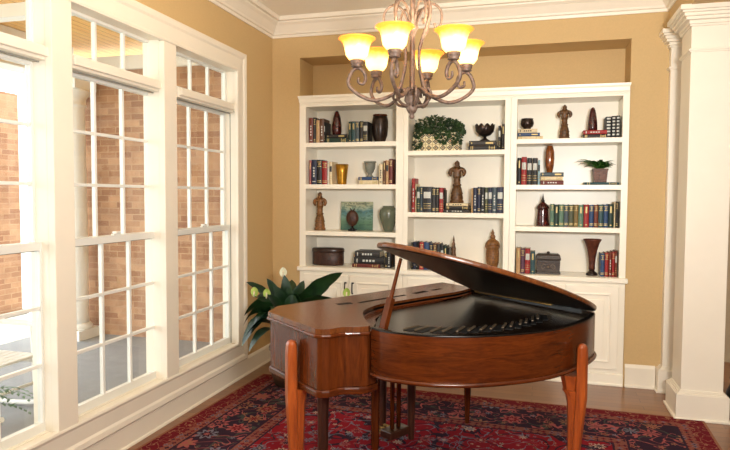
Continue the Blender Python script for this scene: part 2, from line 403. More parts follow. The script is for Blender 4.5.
def sash(y0, y1, z0, z1, x, st, top, bot, cols, rows, mb, th=.036):
    mb.box(x-th/2, x+th/2, y0, y0+st, z0, z1).box(x-th/2, x+th/2, y1-st, y1, z0, z1)
    mb.box(x-th/2, x+th/2, y0+st, y1-st, z0, z0+bot).box(x-th/2, x+th/2, y0+st, y1-st, z1-top, z1)
    gy0, gy1, gz0, gz1 = y0+st, y1-st, z0+bot, z1-top
    for k in range(1, cols):
        c = gy0+(gy1-gy0)*k/cols; mb.box(x-.013, x+.013, c-.0095, c+.0095, gz0, gz1)
    for k in range(1, rows):
        c = gz0+(gz1-gz0)*k/rows; mb.box(x-.0125, x+.0125, gy0, gy1, c-.0095, c+.0095)
    return (gy0, gy1, gz0, gz1)
for k, (a, b) in enumerate([(1.79, 2.713), (2.847, 3.736), (3.912, 4.79), (.72, 1.63)]):  # the last window is unseen, added for its daylight and reflection
    fr = MB().box(XL-.15, XL-.148+.09, a, a+.012, .302, 2.67).box(XL-.15, XL-.005, b-.012, b, .302, 2.67) if k == 2 else MB().box(XL-.15, XL-.06, a, a+.012, .302, 2.67).box(XL-.15, XL-.06, b-.012, b, .302, 2.67)
    fr.box(XL-.15, XL-.004, a+.002, b-.002, 2.655, 2.67).box(XL-.15, XL-.02, a+.002, b-.002, 2.302, 2.378).box(XL-.03, XL+.004, a+.012, b-.012, 2.318, 2.366)
    w = struct(fr.build('window_%d' % (k+1), TRIM, bevel=.004))
    w['label'] = ['white divided-light window nearest the camera, rocking chair behind it', 'white divided-light window in the middle, porch column behind it', 'white divided-light window nearest the tan corner', 'unseen white divided-light window added for its light past the left edge'][k]
    w['category'] = 'window'
    a += .012; b -= .012
    m = MB(); g1 = sash(a, b, 1.297, 2.302, XL-.128, .038, .022, .044, 3, 3, m); m.build('upper_sash', SASHP, w, bevel=.002)
    m = MB(); g2 = sash(a, b, .302, 1.341, XL-.09, .038, .044, .06, 3, 3, m); m.build('lower_sash', SASHP, w, bevel=.002)
    m = MB(); g3 = sash(a, b, 2.378, 2.655, XL-.115, .034, .018, .026, 3, 1, m); m.build('transom_sash', SASHP, w, bevel=.002)
    m = MB()
    for y_ in (a-.002, b-.004): m.box(XL-.0715, XL-.0655, y_, y_+.006, .302, 2.30)
    m.box(XL-.0715, XL-.0655, a+.004, b-.004, 2.294, 2.302).box(XL-.112, XL-.107, a+.038, b-.038, 1.290, 1.297)
    m.build('weatherstrip', plain('grey_weatherstrip', (150, 148, 138), .6), w)
    for g, x in ((g1, XL-.128), (g2, XL-.09), (g3, XL-.115)):
        MB().box(x-.002, x+.002, g[0], g[1], g[2], g[3]).build('glass_pane', GLASS, w)
    c = (a+b)/2
    MB().box(XL-.092, XL-.07, c-.035, c+.035, 1.341, 1.352).box(XL-.1, XL-.065, c-.012, c+.028, 1.352, 1.366).build('sash_lock', SASHP, w, bevel=.003)

# pilaster and square column of the opening on the right
def plinth_column(mb, x0, x1, y0, y1, b, capz, proj):
    """square shaft with plinth and a stepped crown cap"""
    mb.box(x0, x1, y0, y1, .0, 2.93)
    mb.box(x0-b, x1+b, y0-b, y1+b, 0, .185)
    mb.box(x0-b-.014, x1+b+.014, y0-b-.014, y1+b+.014, 0, .018)
    for e, z0, z1 in ((b*.8, .185, .193), (b*.5, .193, .203), (b*.25, .203, .212)): mb.box(x0-e, x1+e, y0-e, y1+e, z0, z1)
    mb.box(x0-.008, x1+.008, y0-.008, y1+.008, capz, capz+.03).box(x0-.016, x1+.016, y0-.016, y1+.016, capz+.01, capz+.024)
    for e, z0, z1 in ((.012, 2.80, 2.815), (.02, 2.815, 2.84), (.045, 2.84, 2.862), (.06, 2.862, 2.885), (.075, 2.885, 2.90), (.09, 2.90, 2.935)):
        mb.box(x0-e*proj, x1+e*proj, y0-e*proj, y1+e*proj, z0, z1)
m = MB(); plinth_column(m, 1.035, 1.31, 4.81, 5.1, .035, 2.62, 1)
tag(m.build('square_column', TRIM, bevel=.003, loc=(1.17, 4.95, 0)), 'square cream column with plinth and stepped cap at the right', 'column')
m = MB(); plinth_column(m, 1.025, 1.18, 5.43, 5.50, .035, 2.62, .9)
struct(m.build('trim_6', TRIM, bevel=.003), 'slim cream pilaster on the back wall behind the square column', 'pilaster')

# ------------------------------------------------------------------ outside: porch
BRICK = bricks()
PW = plain('porch_white_paint', (244, 242, 236), .5, vary=.03, scale=6, bump=.02)
PF = plain('porch_grey_floor', (150, 152, 154), .7, vary=.12, scale=9, bump=.05)
struct(MB().box(-5.6, XL-.16, -2, 9, -.25, -.05).build('porch_floor', PF), 'grey porch floor outside the windows', 'porch floor')
struct(MB().box(-60, -5.61, -40, 60, -.5, -.4).build('ground', plain('pale_ground', (214, 216, 204), .9, vary=.1, scale=2)))
struct(MB().box(-5.7, XL-.16, -2, 9, 3.3, 3.36).build('porch_ceiling', porch_boards()), 'orange board porch ceiling seen through the transoms', 'porch ceiling')
struct(MB().box(-5.4, XL-.16, 6.05, 6.3, -.05, 3.02).build('wall_porch', BRICK), 'orange brick wall across the far end of the porch', 'brick wall')
struct(MB().box(-5.45, XL-.16, 6.0, 6.3, 3.02, 3.17).build('trim_7', PW), 'white frieze board above the porch brick wall', 'frieze board')
struct(MB().box(-5.19, XL-.17, 4.22, 4.34, 3.09, 3.2).build('trim_11', PW), 'white tie beam crossing under the porch ceiling', 'beam')
struct(MB().box(-5.5, -5.2, -2, 6.0, 2.92, 3.3).build('porch_beam', PW, bevel=.01), 'white beam along the outer edge of the porch', 'beam')
m = MB()
m.lathe([(.13, .13), (.125, .2), (.13, .9), (.118, 2.56), (.118, 2.58), (.135, 2.59), (.135, 2.61), (.125, 2.62), (.135, 2.68), (.19, 2.74), (.19, 2.77)], -5.06, 5.82, 24)
m.box(-5.23, -4.89, 5.65, 5.99, -.05, .06).lathe([(.165, .06), (.17, .09), (.15, .115), (.135, .13)], -5.06, 5.82, 24).box(-5.23, -4.89, 5.65, 5.99, 2.77, 2.92)
tag(m.build('porch_column', PW, loc=(-5.06, 5.82, -.05)), 'round white porch column against the brick wall outside', 'column')
m = MB().box(-7.1, -6.62, 6.3, 6.8, .0, 2.5).box(-7.16, -6.56, 6.24, 6.86, -.06, .0, 1).box(-7.14, -6.58, 6.26, 6.84, -.4, -.06, 2)
m.v = [(x-.2, y, z*1.18 if z > 2 else z) for x, y, z in m.v]
tag(m.build('brick_pier', [BRICK, plain('grey_cap_stone', (120, 112, 104), .8), PW], loc=(-7.06, 6.55, -.4)), 'free-standing brick pier out beyond the porch', 'brick pier')

# white rocking chair on the porch
rc = empty('rocking_chair', (-3.95, 3.55, -.05), 'white slatted rocking chair on the porch outside the first window', 'rocking chair')
rl = rc.location
def R3(x, y, z): return (rl.x+x, rl.y+y, rl.z+z)
for s in (-1, 1):
    pts = smooth_path([R3(-.42, s*.25, .10), R3(-.2, s*.25, .03), R3(.05, s*.25, .022), R3(.3, s*.25, .05), R3(.45, s*.25, .10)], 5)
    MB().tube(pts, .02, 6).build('rocker', PW, rc)
    MB().tube([R3(.26, s*.25, .05), R3(.24, s*.25, .64)], .024, 8).build('leg', PW, rc)
    MB().tube([R3(-.2, s*.25, .04), R3(-.22, s*.25, .42), R3(-.4, s*.24, 1.1)], .024, 8).build('leg', PW, rc)
    m = MB().box(rl.x-.3, rl.x+.32, rl.y+s*.25-.045, rl.y+s*.25+.045, rl.z+.64, rl.z+.665); m.build('armrest', PW, rc, bevel=.006)
m = MB()
for k in range(7): m.box(rl.x-.2+k*.07, rl.x-.14+k*.07, rl.y-.26, rl.y+.26, rl.z+.40, rl.z+.42)
m.box(rl.x-.22, rl.x+.28, rl.y-.24, rl.y-.21, rl.z+.36, rl.z+.4).box(rl.x-.22, rl.x+.28, rl.y+.21, rl.y+.24, rl.z+.36, rl.z+.4)
m.build('seat', PW, rc, bevel=.004)
m = MB()
for k in range(6):
    y = -.18+k*.072; m.tube([R3(-.225, y, .44), R3(-.39, y, 1.06)], .018, 6)
m.tube([R3(-.4, -.25, 1.09), R3(-.41, 0, 1.12), R3(-.4, .25, 1.09)], .03, 8)
m.build('backrest', PW, rc)
for x_ in (.26, -.2): MB().tube([R3(x_, -.25, .2), R3(x_, .25, .2)], .014, 6).build('stretcher', PW, rc)

def leaf(mb, base, az, length, width, up, droop, fold=.12, n=8, mi=0, tip=1.0):
    """an arching lance-shaped blade"""
    b = Vector(base); d = Vector((cos(az), sin(az), 0)); sd = Vector((-sin(az), cos(az), 0)); rows = []
    for i in range(n+1):
        t = i/n; ang = up-(up+droop)*t**1.4
        if i == 0: p = b.copy()
        else: p = rows[-1][0]+(d*cos(ang)+Vector((0,0,1))*sin(ang))*(length/n)
        w = width*.5*(sin(PI*min(1, t*.97+.03)**.8)**.8)*tip+.001
        nrm = (Vector((0,0,1))*cos(ang)-d*sin(ang)); rows.append((p, sd*w, nrm*w*fold*2))
    vs = []
    for p, s, u in rows: vs += [p-s+u, p, p+s+u]
    fs = []
    for i in range(n):
        o = i*3; fs += [(o, o+1, o+4, o+3), (o+1, o+2, o+5, o+4)]
    mb.add(vs, fs, mi, True)

FERN = leaf_mat('fern_green', (20, 58, 18), (62, 112, 42))
pf = empty('potted_fern', (-3.02, 2.5, -.05), 'green fern in a pot on the porch at the left edge', 'fern')
pl = pf.location
MB().lathe([(.11, -.05), (.15, .25), (.155, .37), (.165, .375), (.165, .43), (.14, .43)], pl.x, pl.y, 20).build('pot', plain('terracotta_rose', (190, 120, 110), .8), pf).location = (0, 0, .0)
m = MB()
for k in range(30):
    az = k*2.4; L = random.uniform(.3, .5); up = random.uniform(.3, 1.2); b = Vector((pl.x, pl.y, .42)); d = Vector((cos(az), sin(az), 0)); p = b.copy()
    for i in range(14):
        ang = up-(up+.7)*(i/13)**1.2; p = p+(d*cos(ang)+Vector((0,0,1))*sin(ang))*(L/14)
        for s in (-1, 1): leaf(m, p, az+s*1.15, .075*(1-.6*i/13), .016, .1, .3, .05, 2)
m.build('frond', FERN, pf)

# ------------------------------------------------------------------ the built-in bookcase
YF = D-.018
BX = [(-2.188, -1.17), (-1.17, -.22), (-.22, .736)]              # the three units
OP = [(-2.125, -1.24), (-1.128, -.27), (-.168, .684)]          # their openings
SH = [(2.10, 1.705, 1.259), (2.01, 1.45), (2.098, 1.702, 1.339)]
ZK, ZT = .918, 2.44
unit_lab = ['left bay of the white built-in bookcase, three shelves', 'middle bay of the white built-in bookcase, two shelves, ivy planter on top', 'right bay of the white built-in bookcase, three shelves']
for i in range(3):
    (x0, x1), (o0, o1) = BX[i], OP[i]
    x0 += .001; x1 -= .001
    u = empty('bookcase', ((x0+x1)/2, D+.17, ZK), unit_lab[i], 'bookcase')
    MB().box(x0, x1, NY-.04, NY-.025, ZK+.001, 2.502).build('back_panel', SHELF, u)
    for s, (a, b) in enumerate(((x0, o0-.004), (o1+.004, x1))):
        MB().box(a, b, YF+.02, NY-.041, ZK+.001, 2.502).build('side_panel', SHELF, u)
    MB().box(x0, o0, YF, YF+.019, ZK+.001, 2.5).box(o1, x1, YF, YF+.019, ZK+.001, 2.5).box(o0, o1, YF, YF+.019, ZT, 2.5).build('face_frame', SHELF, u)
    for z in SH[i]:
        MB().box(o0-.003, o1+.003, YF+.004, NY-.041, z-.042, z).build('shelf', SHELF, u, bevel=.003)
    MB().box(o0-.003, o1+.003, YF+.02, NY-.041, ZT, ZT+.02).build('top_panel', SHELF, u)
m = MB().sweep([(.714, D-.001), (.714, YF), (-2.172, YF), (-2.172, D-.001)], [(0, 2.455), (.004, 2.455), (.008, 2.47), (.014, 2.48), (.018, 2.51), (.024, 2.525), (.026, 2.542), (0, 2.542)], tow)
m.box(-2.187, .735, YF, NY-.03, 2.503, 2.538)
tag(m.build('bookcase_cornice', SHELF, loc=(-.725, D, 2.5)), 'white moulded cornice along the top of the bookcase', 'cornice')
m = MB().box(-2.187, .735, D, NY-.045, ZK-.042, ZK).box(-2.205, .753, D-.048, D-.001, ZK-.042, ZK)
tag(m.build('countertop', SHELF, bevel=.008, loc=(-.725, D, ZK)), 'white ledge between the bookcase bays and the base cabinets', 'countertop')
def raised_door(x0, x1, z0, z1, y, parent, pull=None):
    m = MB().box(x0, x1, y-.02, y, z0, z1)
    d = m.build('door', SHELF, parent, bevel=.004)
    a, b, c, e = x0+.06, x1-.06, z0+.06, z1-.06
    to = lambda p, q, w: (p, y-.02-w, q)
    m = MB().sweep([(a, c), (b, c), (b, e), (a, e)], [(0, 0), (0, .008), (.012, .011), (.02, .003), (.05, .003), (.062, 0)], to, closed=True)
    m.box(a+.055, b-.055, y-.032, y-.0195, c+.055, e-.055)
    m.build('raised_panel', SHELF, d, bevel=.004)
    if pull is not None:
        zz = z1-.07
        MB().tube([(pull, y-.02, zz), (pull, y-.045, zz), (pull, y-.048, zz-.05), (pull, y-.045, zz-.1), (pull, y-.02, zz-.1)], .006, 8).lathe([(.0, zz-.006), (.012, zz-.006), (.012, zz+.006), (0, zz+.006)], pull, y-.024, 8).build('handle', DARKIRON, d)
cab_lab = ['left white base cabinet behind the peace lily', 'middle white base cabinet behind the piano', 'right white base cabinet beside the tan wall']
for i in range(3):
    x0, x1 = BX[i][0]+.001, BX[i][1]-.001
    u = empty('base_cabinet', ((x0+x1)/2, D, 0), cab_lab[i], 'cabinet')
    MB().box(x0, x1, YF+.002, NY-.05, .10, ZK-.043).box(x0, x1, YF-.012, YF+.05, 0, .10).box(x0, x1, YF-.02, YF-.012, 0, .02).build('body', SHELF, u, bevel=.003)
    c = (x0+x1)/2
    raised_door(x0+.05, c-.006, .14, ZK-.07, YF, u, c-.036)
    raised_door(c+.006, x1-.05, .14, ZK-.07, YF, u, c+.036)

# ------------------------------------------------------------------ books
BAY = {'L': 'left', 'M': 'middle', 'R': 'right'}
ORD = ['first', 'second', 'third', 'fourth', 'fifth', 'sixth', 'seventh', 'eighth', 'ninth', 'tenth', 'eleventh', 'twelfth', 'thirteenth']
SHZ = {('L',1): 2.10, ('L',2): 1.705, ('L',3): 1.259, ('L',4): ZK, ('M',1): 2.01, ('M',2): 1.45, ('M',4): ZK, ('R',1): 2.098, ('R',2): 1.702, ('R',3): 1.339, ('R',4): ZK}
CN = dict(rust='rust brown', charcoal='charcoal grey', tan='tan', brown='dark brown', black='black', green='dark green', teal='teal', slate='slate grey', rose='dusty rose', navy='navy blue',
          red='bright red', white='white', cream='cream', maroon='maroon', olive='olive', blue='blue', sky='pale blue', mint='pale green', gold='mustard gold', plum='plum')
def book_parts(m, pg, th, dp, ht, style, rng):
    """upright book in local coordinates: spine at y = 0, x from 0 to th. Cover boards + bowed spine; page block apart."""
    c = .0035 if th > .02 else .0025
    n = 6; pr = []
    for k in range(n+1):
        a = k/n; pr.append((th*a, -.006*sin(PI*a)))
    poly = pr+[(th, .014), (0, .014)]
    m.prism(poly, 0, ht, 0, smooth=False)
    m.box(0, c, .01, dp, 0, ht).box(th-c, th, .01, dp, 0, ht)
    pg.box(c, th-c, .012, dp-.006, .004, ht-.004)
    def strip(z0, z1, mi, a0=.08, a1=.92):
        q = [(th*(a0+(a1-a0)*k/6), -.006*sin(PI*(a0+(a1-a0)*k/6))-.0006) for k in range(7)]
        vs = [(x, y, z) for z in (z0, z1) for x, y in q]; m.add(vs, [(k, k+1, 8+k, 7+k) for k in range(6)], mi)
    if style == 0:
        for f in (.08, .14, .72, .9): strip(ht*f, ht*f+.006, 1)
        for k in range(5): strip(ht*(.78+.022*k), ht*(.78+.022*k)+.0025, 1, .25+.08*rng.random(), .72+.1*rng.random())
    elif style == 1:
        for k in range(4): strip(ht*(.3+.11*k), ht*(.3+.11*k)+ht*.07, 2, .34, .66)
        strip(ht*.1, ht*.1+.008, 2, .2, .8)
    elif style == 2:
        strip(ht*.55, ht*.8, 2, .1, .9)
        for k in range(3): strip(ht*(.15+.09*k), ht*(.15+.09*k)+.004, 1)
    elif style == 3:
        for k in range(6): strip(ht*(.12+.15*k), ht*(.12+.15*k)+ht*.07, 2, .16, .84)
    elif style == 4:
        strip(ht*.62, ht*.9, 1, .3, .7); strip(ht*.08, ht*.12, 1, .3, .7)
def upright(x0, x1, z, ht, col, label, group, style, lean=0, y=D+.06, dp=.17, tint=None, rng=random):
    m, pg = MB(), MB(); th = x1-x0
    book_parts(m, pg, th, dp, ht, style, rng)
    pm = SILVER if col not in ('cream', 'white', 'sky', 'tan', 'mint') else bmat('charcoal')
    o = m.build('book', [bmat(col), GILT, pm], loc=(0, 0, 0), bevel=0)
    o.location = (x0, y, z+.0008); tag(o, label, 'book', group)
    p = pg.build('page_block', PAPER); p.parent = o
    if lean: o.rotation_euler = (0, lean, 0)
    return o
def lying(x0, x1, y0, dp, z, th, col, label, group, rng):
    """book lying flat, its spine towards the room"""
    m, pg = MB(), MB(); L = x1-x0
    book_parts(m, pg, th, dp, L, rng.choice((0, 1, 4)), rng)
    pm = SILVER if col not in ('cream', 'white', 'sky', 'tan', 'mint') else bmat('charcoal')
    R = Matrix(((0,0,1),(0,1,0),(-1,0,0)))
    for b in (m, pg): b.v = [tuple(R @ Vector(p)+Vector((0, 0, th))) for p in b.v]
    o = m.build('book', [bmat(col), GILT, pm]); o.location = (x0, y0, z); tag(o, label, 'book', group)
    p = pg.build('page_block', PAPER); p.parent = o
    return o
ROWS = [  # bay, shelf, what the row stands beside, the books (left, right, height, colour)
 ('L',1,'left of the cone vase',[(-2.121, -2.079, 0.244, 'rust'), (-2.077, -2.052, 0.247, 'charcoal'), (-2.049, -2.013, 0.222, 'tan'), (-2.011, -1.970, 0.235, 'brown'), (-1.968, -1.957, 0.2, 'black')]),
 ('L',1,'beside the barrel vase',[(-1.723, -1.694, 0.199, 'green'), (-1.692, -1.654, 0.201, 'teal'), (-1.652, -1.615, 0.198, 'slate'), (-1.613, -1.579, 0.2, 'black'), (-1.578, -1.531, 0.194, 'black')]),
 ('L',2,'left of the gold cup',[(-2.117, -2.096, 0.233, 'rose'), (-2.094, -2.041, 0.237, 'navy'), (-2.038, -1.989, 0.236, 'black'), (-1.987, -1.937, 0.222, 'red'), (-1.934, -1.914, 0.217, 'white'), (-1.912, -1.882, 0.217, 'cream')]),
 ('L',2,'right of the grey urn',[(-1.420, -1.385, 0.193, 'cream'), (-1.381, -1.358, 0.221, 'brown'), (-1.356, -1.329, 0.225, 'tan'), (-1.327, -1.291, 0.238, 'maroon')]),
 ('L',4,'right of the lying stack',[(-1.359, -1.338, 0.146, 'black'), (-1.336, -1.301, 0.15, 'black')]),
 ('M',1,'right of the lotus bowl',[(-0.331, -0.309, 0.213, 'charcoal'), (-0.299, -0.278, 0.23, 'black')]),
 ('M',2,'at the left end',[(-1.106, -1.075, 0.311, 'red'), (-1.073, -1.062, 0.26, 'cream'), (-1.06, -1.028, 0.234, 'green'), (-1.026, -1.004, 0.236, 'slate'), (-1.002, -0.92, 0.234, 'black'), (-0.918, -0.883, 0.227, 'charcoal'), (-0.881, -0.852, 0.227, 'black'), (-0.85, -0.813, 0.225, 'red'), (-0.811, -0.803, 0.207, 'black')]),
 ('M',2,'right of the statue',[(-0.56, -0.544, 0.222, 'tan'), (-0.542, -0.508, 0.226, 'navy'), (-0.506, -0.476, 0.233, 'navy'), (-0.474, -0.441, 0.231, 'black'), (-0.439, -0.412, 0.228, 'olive'), (-0.411, -0.375, 0.23, 'navy'), (-0.374, -0.335, 0.231, 'slate'), (-0.333, -0.279, 0.232, 'navy')]),
 ('M',4,'above the raised piano lid',[(-1.106, -1.09, 0.248, 'black'), (-1.088, -1.062, 0.254, 'navy'), (-1.06, -1.045, 0.249, 'black'), (-1.043, -1.032, 0.253, 'charcoal'), (-1.03, -0.989, 0.254, 'red'), (-0.987, -0.939, 0.255, 'blue'), (-0.937, -0.905, 0.245, 'navy'), (-0.903, -0.87, 0.246, 'brown'), (-0.868, -0.836, 0.244, 'charcoal'), (-0.834, -0.803, 0.229, 'black'), (-0.801, -0.775, 0.225, 'green'), (-0.773, -0.757, 0.208, 'black')]),
 ('R',1,'right of the red cone vase',[(0.56, 0.606, 0.18, 'black'), (0.607, 0.64, 0.184, 'black'), (0.641, 0.674, 0.186, 'black')]),
 ('R',2,'left of the amber vase',[(-0.162, -0.128, 0.237, 'black'), (-0.127, -0.081, 0.245, 'red'), (-0.079, -0.035, 0.236, 'black'), (-0.033, 0.012, 0.235, 'black'), (0.014, 0.032, 0.217, 'sky')]),
 ('R',3,'right of the spired jar',[(0.124, 0.157, 0.197, 'mint'), (0.159, 0.196, 0.192, 'green'), (0.197, 0.237, 0.193, 'mint'), (0.239, 0.277, 0.191, 'slate'), (0.278, 0.32, 0.192, 'olive'), (0.321, 0.356, 0.192, 'gold'), (0.357, 0.398, 0.191, 'mint'), (0.4, 0.443, 0.194, 'red'), (0.445, 0.482, 0.191, 'blue'), (0.484, 0.518, 0.192, 'rust'), (0.519, 0.559, 0.195, 'teal'), (0.561, 0.597, 0.196, 'blue'), (0.599, 0.639, 0.2, 'green')]),
 ('R',3,'at the right end',[(0.642, 0.655, 0.219, 'cream'), (0.657, 0.678, 0.221, 'black')]),
 ('R',4,'left of the chest',[(-0.158, -0.122, 0.225, 'tan'), (-0.12, -0.084, 0.221, 'plum'), (-0.082, -0.038, 0.221, 'red'), (-0.035, 0.004, 0.198, 'teal')]),
 ('R',4,'right of the trumpet vase',[(0.545, 0.578, 0.197, 'blue'), (0.58, 0.61, 0.203, 'red'), (0.612, 0.635, 0.208, 'rust'), (0.637, 0.659, 0.214, 'red'), (0.661, 0.678, 0.223, 'rust')]),
]
SHN = {('L',1): 'top shelf', ('L',2): 'second shelf', ('L',3): 'third shelf', ('L',4): 'ledge', ('M',1): 'top shelf', ('M',2): 'second shelf', ('M',4): 'ledge',
       ('R',1): 'top shelf', ('R',2): 'second shelf', ('R',3): 'third shelf', ('R',4): 'ledge'}
rng = random.Random(3)
for b, s, where, bk in ROWS:
    for k, (x0, x1, h, col) in enumerate(bk):
        n = len(bk)
        o = '' if n == 1 else (ORD[k]+' in the row ' if n > 2 else ('left one ' if k == 0 else 'right one '))
        lab = '%s book, %s%s, %s bay %s' % (CN[col], o, where, BAY[b], SHN[(b, s)])
        st = {('R',1): 3, ('M',2): rng.choice((1, 0, 2)), ('R',3): rng.choice((0, 0, 4))}.get((b, s), rng.choice((0, 1, 2, 4)))
        upright(x0+.0008, x1-.0008, SHZ[(b, s)], h, col, lab, 'upright books on the %s %s' % (BAY[b]+' bay', SHN[(b, s)]), st, y=D+.06+rng.uniform(-.004, .006), rng=rng)
STACKS = [
 ('L',1,'under the left bay cone vase',[(-1.947, -1.730, 0.045, 'green'), (-1.944, -1.740, 0.035, 'black')]),
 ('L',2,'under the grey urn',[(-1.610, -1.425, 0.039, 'cream'), (-1.620, -1.429, 0.031, 'blue')]),
 ('L',4,'behind the piano lid tip',[(-1.675, -1.400, 0.033, 'maroon'), (-1.661, -1.367, 0.062, 'black'), (-1.652, -1.410, 0.058, 'charcoal')]),
 ('M',1,'under the lotus bowl',[(-0.591, -0.339, 0.042, 'black'), (-0.586, -0.349, 0.042, 'charcoal')]),
 ('M',2,'under the carved statue',[(-0.8, -0.574, 0.026, 'charcoal'), (-0.795, -0.578, 0.032, 'black'), (-0.786, -0.588, 0.025, 'cream')]),
 ('R',1,'under the brown bowl',[(-0.162, 0.051, 0.027, 'cream'), (-0.162, 0.025, 0.03, 'blue'), (-0.162, 0.003, 0.034, 'cream')]),
 ('R',1,'under the right bay cone vase',[(0.379, 0.574, 0.034, 'black'), (0.382, 0.57, 0.034, 'red')]),
 ('R',2,'under the amber vase',[(0.041, 0.229, 0.037, 'maroon'), (0.039, 0.223, 0.034, 'cream'), (0.037, 0.229, 0.036, 'slate')]),
 ('R',2,'under the fern pot',[(0.399, 0.676, 0.022, 'teal')]),
]
TOPZ = {}
EPS = .0008
for b, s, where, bk in STACKS:
    z = SHZ[(b, s)]+.0008
    for k, (x0, x1, th, col) in enumerate(bk):
        pos = {1: ['single'], 2: ['lower', 'upper'], 3: ['bottom', 'middle', 'top']}[len(bk)][k]
        lying(x0, x1, D+.05+.004*k, .2, z, th, col, '%s book lying flat, %s one of the pile %s' % (CN[col], pos, where) if len(bk) > 1 else '%s book lying flat alone %s' % (CN[col], where), 'flat books %s' % where if len(bk) > 1 else None, rng)
        z += th+.0006
    TOPZ[(b, s, where)] = z

# ------------------------------------------------------------------ ornaments on the shelves
YO = D+.15
def lathe_thing(name, prof, x, z, mat, label, cat, y=YO, seg=24, sx=1, sy=1, wob=None, sub=0):
    z += EPS
    o = MB().lathe([(r, z+h) for r, h in prof], x, y, seg, 0, sx, sy, wob).build(name, mat, loc=(x, y, z), subsurf=sub)
    return tag(o, label, cat)
DKRED = plain('dark_red_lacquer', (84, 26, 22), .25, vary=.4, scale=25, bump=.05, coat=.3, c2=(34, 16, 14))
DKBRZ = plain('dark_bronze', (62, 46, 38), .3, .4, vary=.4, scale=30, bump=.1, c2=(30, 22, 18))
# left bay
zc = TOPZ[('L',1,'under the left bay cone vase')]
lathe_thing('cone_vase', [(.036, 0), (.042, .01), (.047, .05), (.046, .10), (.038, .16), (.026, .2), (.018, .222), (.012, .232), (0, .234)], -1.867, zc, DKRED, 'dark reddish cone-shaped vase on two flat books, left bay top shelf', 'vase')
br = empty('barrel_vase', (-1.436, YO, 2.10+EPS), 'dark bronze barrel-shaped vase at the right of the left bay top shelf', 'vase')
MB().lathe([(.046, 2.101), (.05, 2.115), (.07, 2.17), (.078, 2.25), (.076, 2.31), (.066, 2.352), (.06, 2.352), (.066, 2.30), (.06, 2.2), (.02, 2.13)], -1.436, YO, 28).build('body', DKBRZ, br)
MB().lathe([(.067, 2.352), (.069, 2.36), (.067, 2.368), (.059, 2.368), (.058, 2.352)], -1.436, YO, 28).build('rim', MAHOG, br)
lathe_thing('gold_cup', [(.042, 0), (.044, .01), (.047, .05), (.055, .12), (.064, .196), (.06, .196), (.05, .12), (.04, .02), (0, .015)], -1.813, 1.705, plain('gold_leaf', (198, 146, 50), .28, .75, vary=.25, scale=30, bump=.1), 'shiny gold flared cup on the left bay second shelf', 'cup')
zc = TOPZ[('L',2,'under the grey urn')]
GREYC = plain('grey_ceramic', (134, 136, 124), .5, vary=.25, scale=40, bump=.2)
ur = empty('grey_urn', (-1.53, YO-.01, zc+EPS), 'grey ribbed footed urn on two flat books', 'urn')
MB().lathe([(.032, zc+EPS), (.034, zc+.008), (.022, zc+.018), (.02, zc+.03), (.036, zc+.05), (.05, zc+.09), (.054, zc+.135)], -1.53, YO-.01, 28, wob=lambda a, z: 1+.03*sin(14*a)).build('body', GREYC, ur)
MB().lathe([(.054, zc+.135), (.06, zc+.141), (.06, zc+.15), (.05, zc+.15), (.046, zc+.137)], -1.53, YO-.01, 28).build('rim', GREYC, ur)

def statue(x, z, h, w, mat, label, y=YO):
    """turned finial: belled base, waist, broad lobed shoulders like a cross, knobbed head"""
    z += EPS
    r = empty('carved_finial', (x, y, z), label, 'finial')
    k = h/.378; q = w/.145
    MB().lathe([(.060*q, z), (.064*q, z+.008*k), (.06*q, z+.022*k), (.052*q, z+.028*k), (.057*q, z+.04*k), (.055*q, z+.055*k), (.05*q, z+.075*k), (.056*q, z+.085*k), (.05*q, z+.096*k), (.044*q, z+.125*k), (.034*q, z+.15*k)], x, y, 22).build('base', mat, r)
    MB().lathe([(.034*q, z+.15*k), (.04*q, z+.156*k), (.04*q, z+.165*k), (.03*q, z+.172*k), (.032*q, z+.2*k), (.03*q, z+.215*k), (.036*q, z+.222*k)], x, y, 18).build('stem', mat, r)
    m = MB()
    for s in (-1, 1):
        m.tube(smooth_path([(x+s*.012*q, y, z+.28*k), (x+s*.035*q, y, z+.298*k), (x+s*.06*q, y, z+.285*k), (x+s*.062*q, y, z+.255*k), (x+s*.048*q, y, z+.245*k)], 3), [.024*q]*4+[.02*q]*5+[.015*q]*3+[.012*q], 8)
    m.lathe([(.034*q, z+.222*k), (.04*q, z+.24*k), (.036*q, z+.27*k), (.038*q, z+.295*k), (.026*q, z+.312*k)], x, y, 18, 0, 1, .7)
    m.build('scrolls', mat, r)
    MB().lathe([(.018*q, z+.308*k), (.028*q, z+.318*k), (.028*q, z+.328*k), (.02*q, z+.334*k), (.024*q, z+.346*k), (.02*q, z+.36*k), (.01*q, z+.37*k), (0, z+.378*k)], x, y, 16).build('tip', mat, r)
    return r
statue(-2.039, 1.259, .378, .128, CARVED2, 'tall golden-brown carved finial standing on the left bay third shelf')
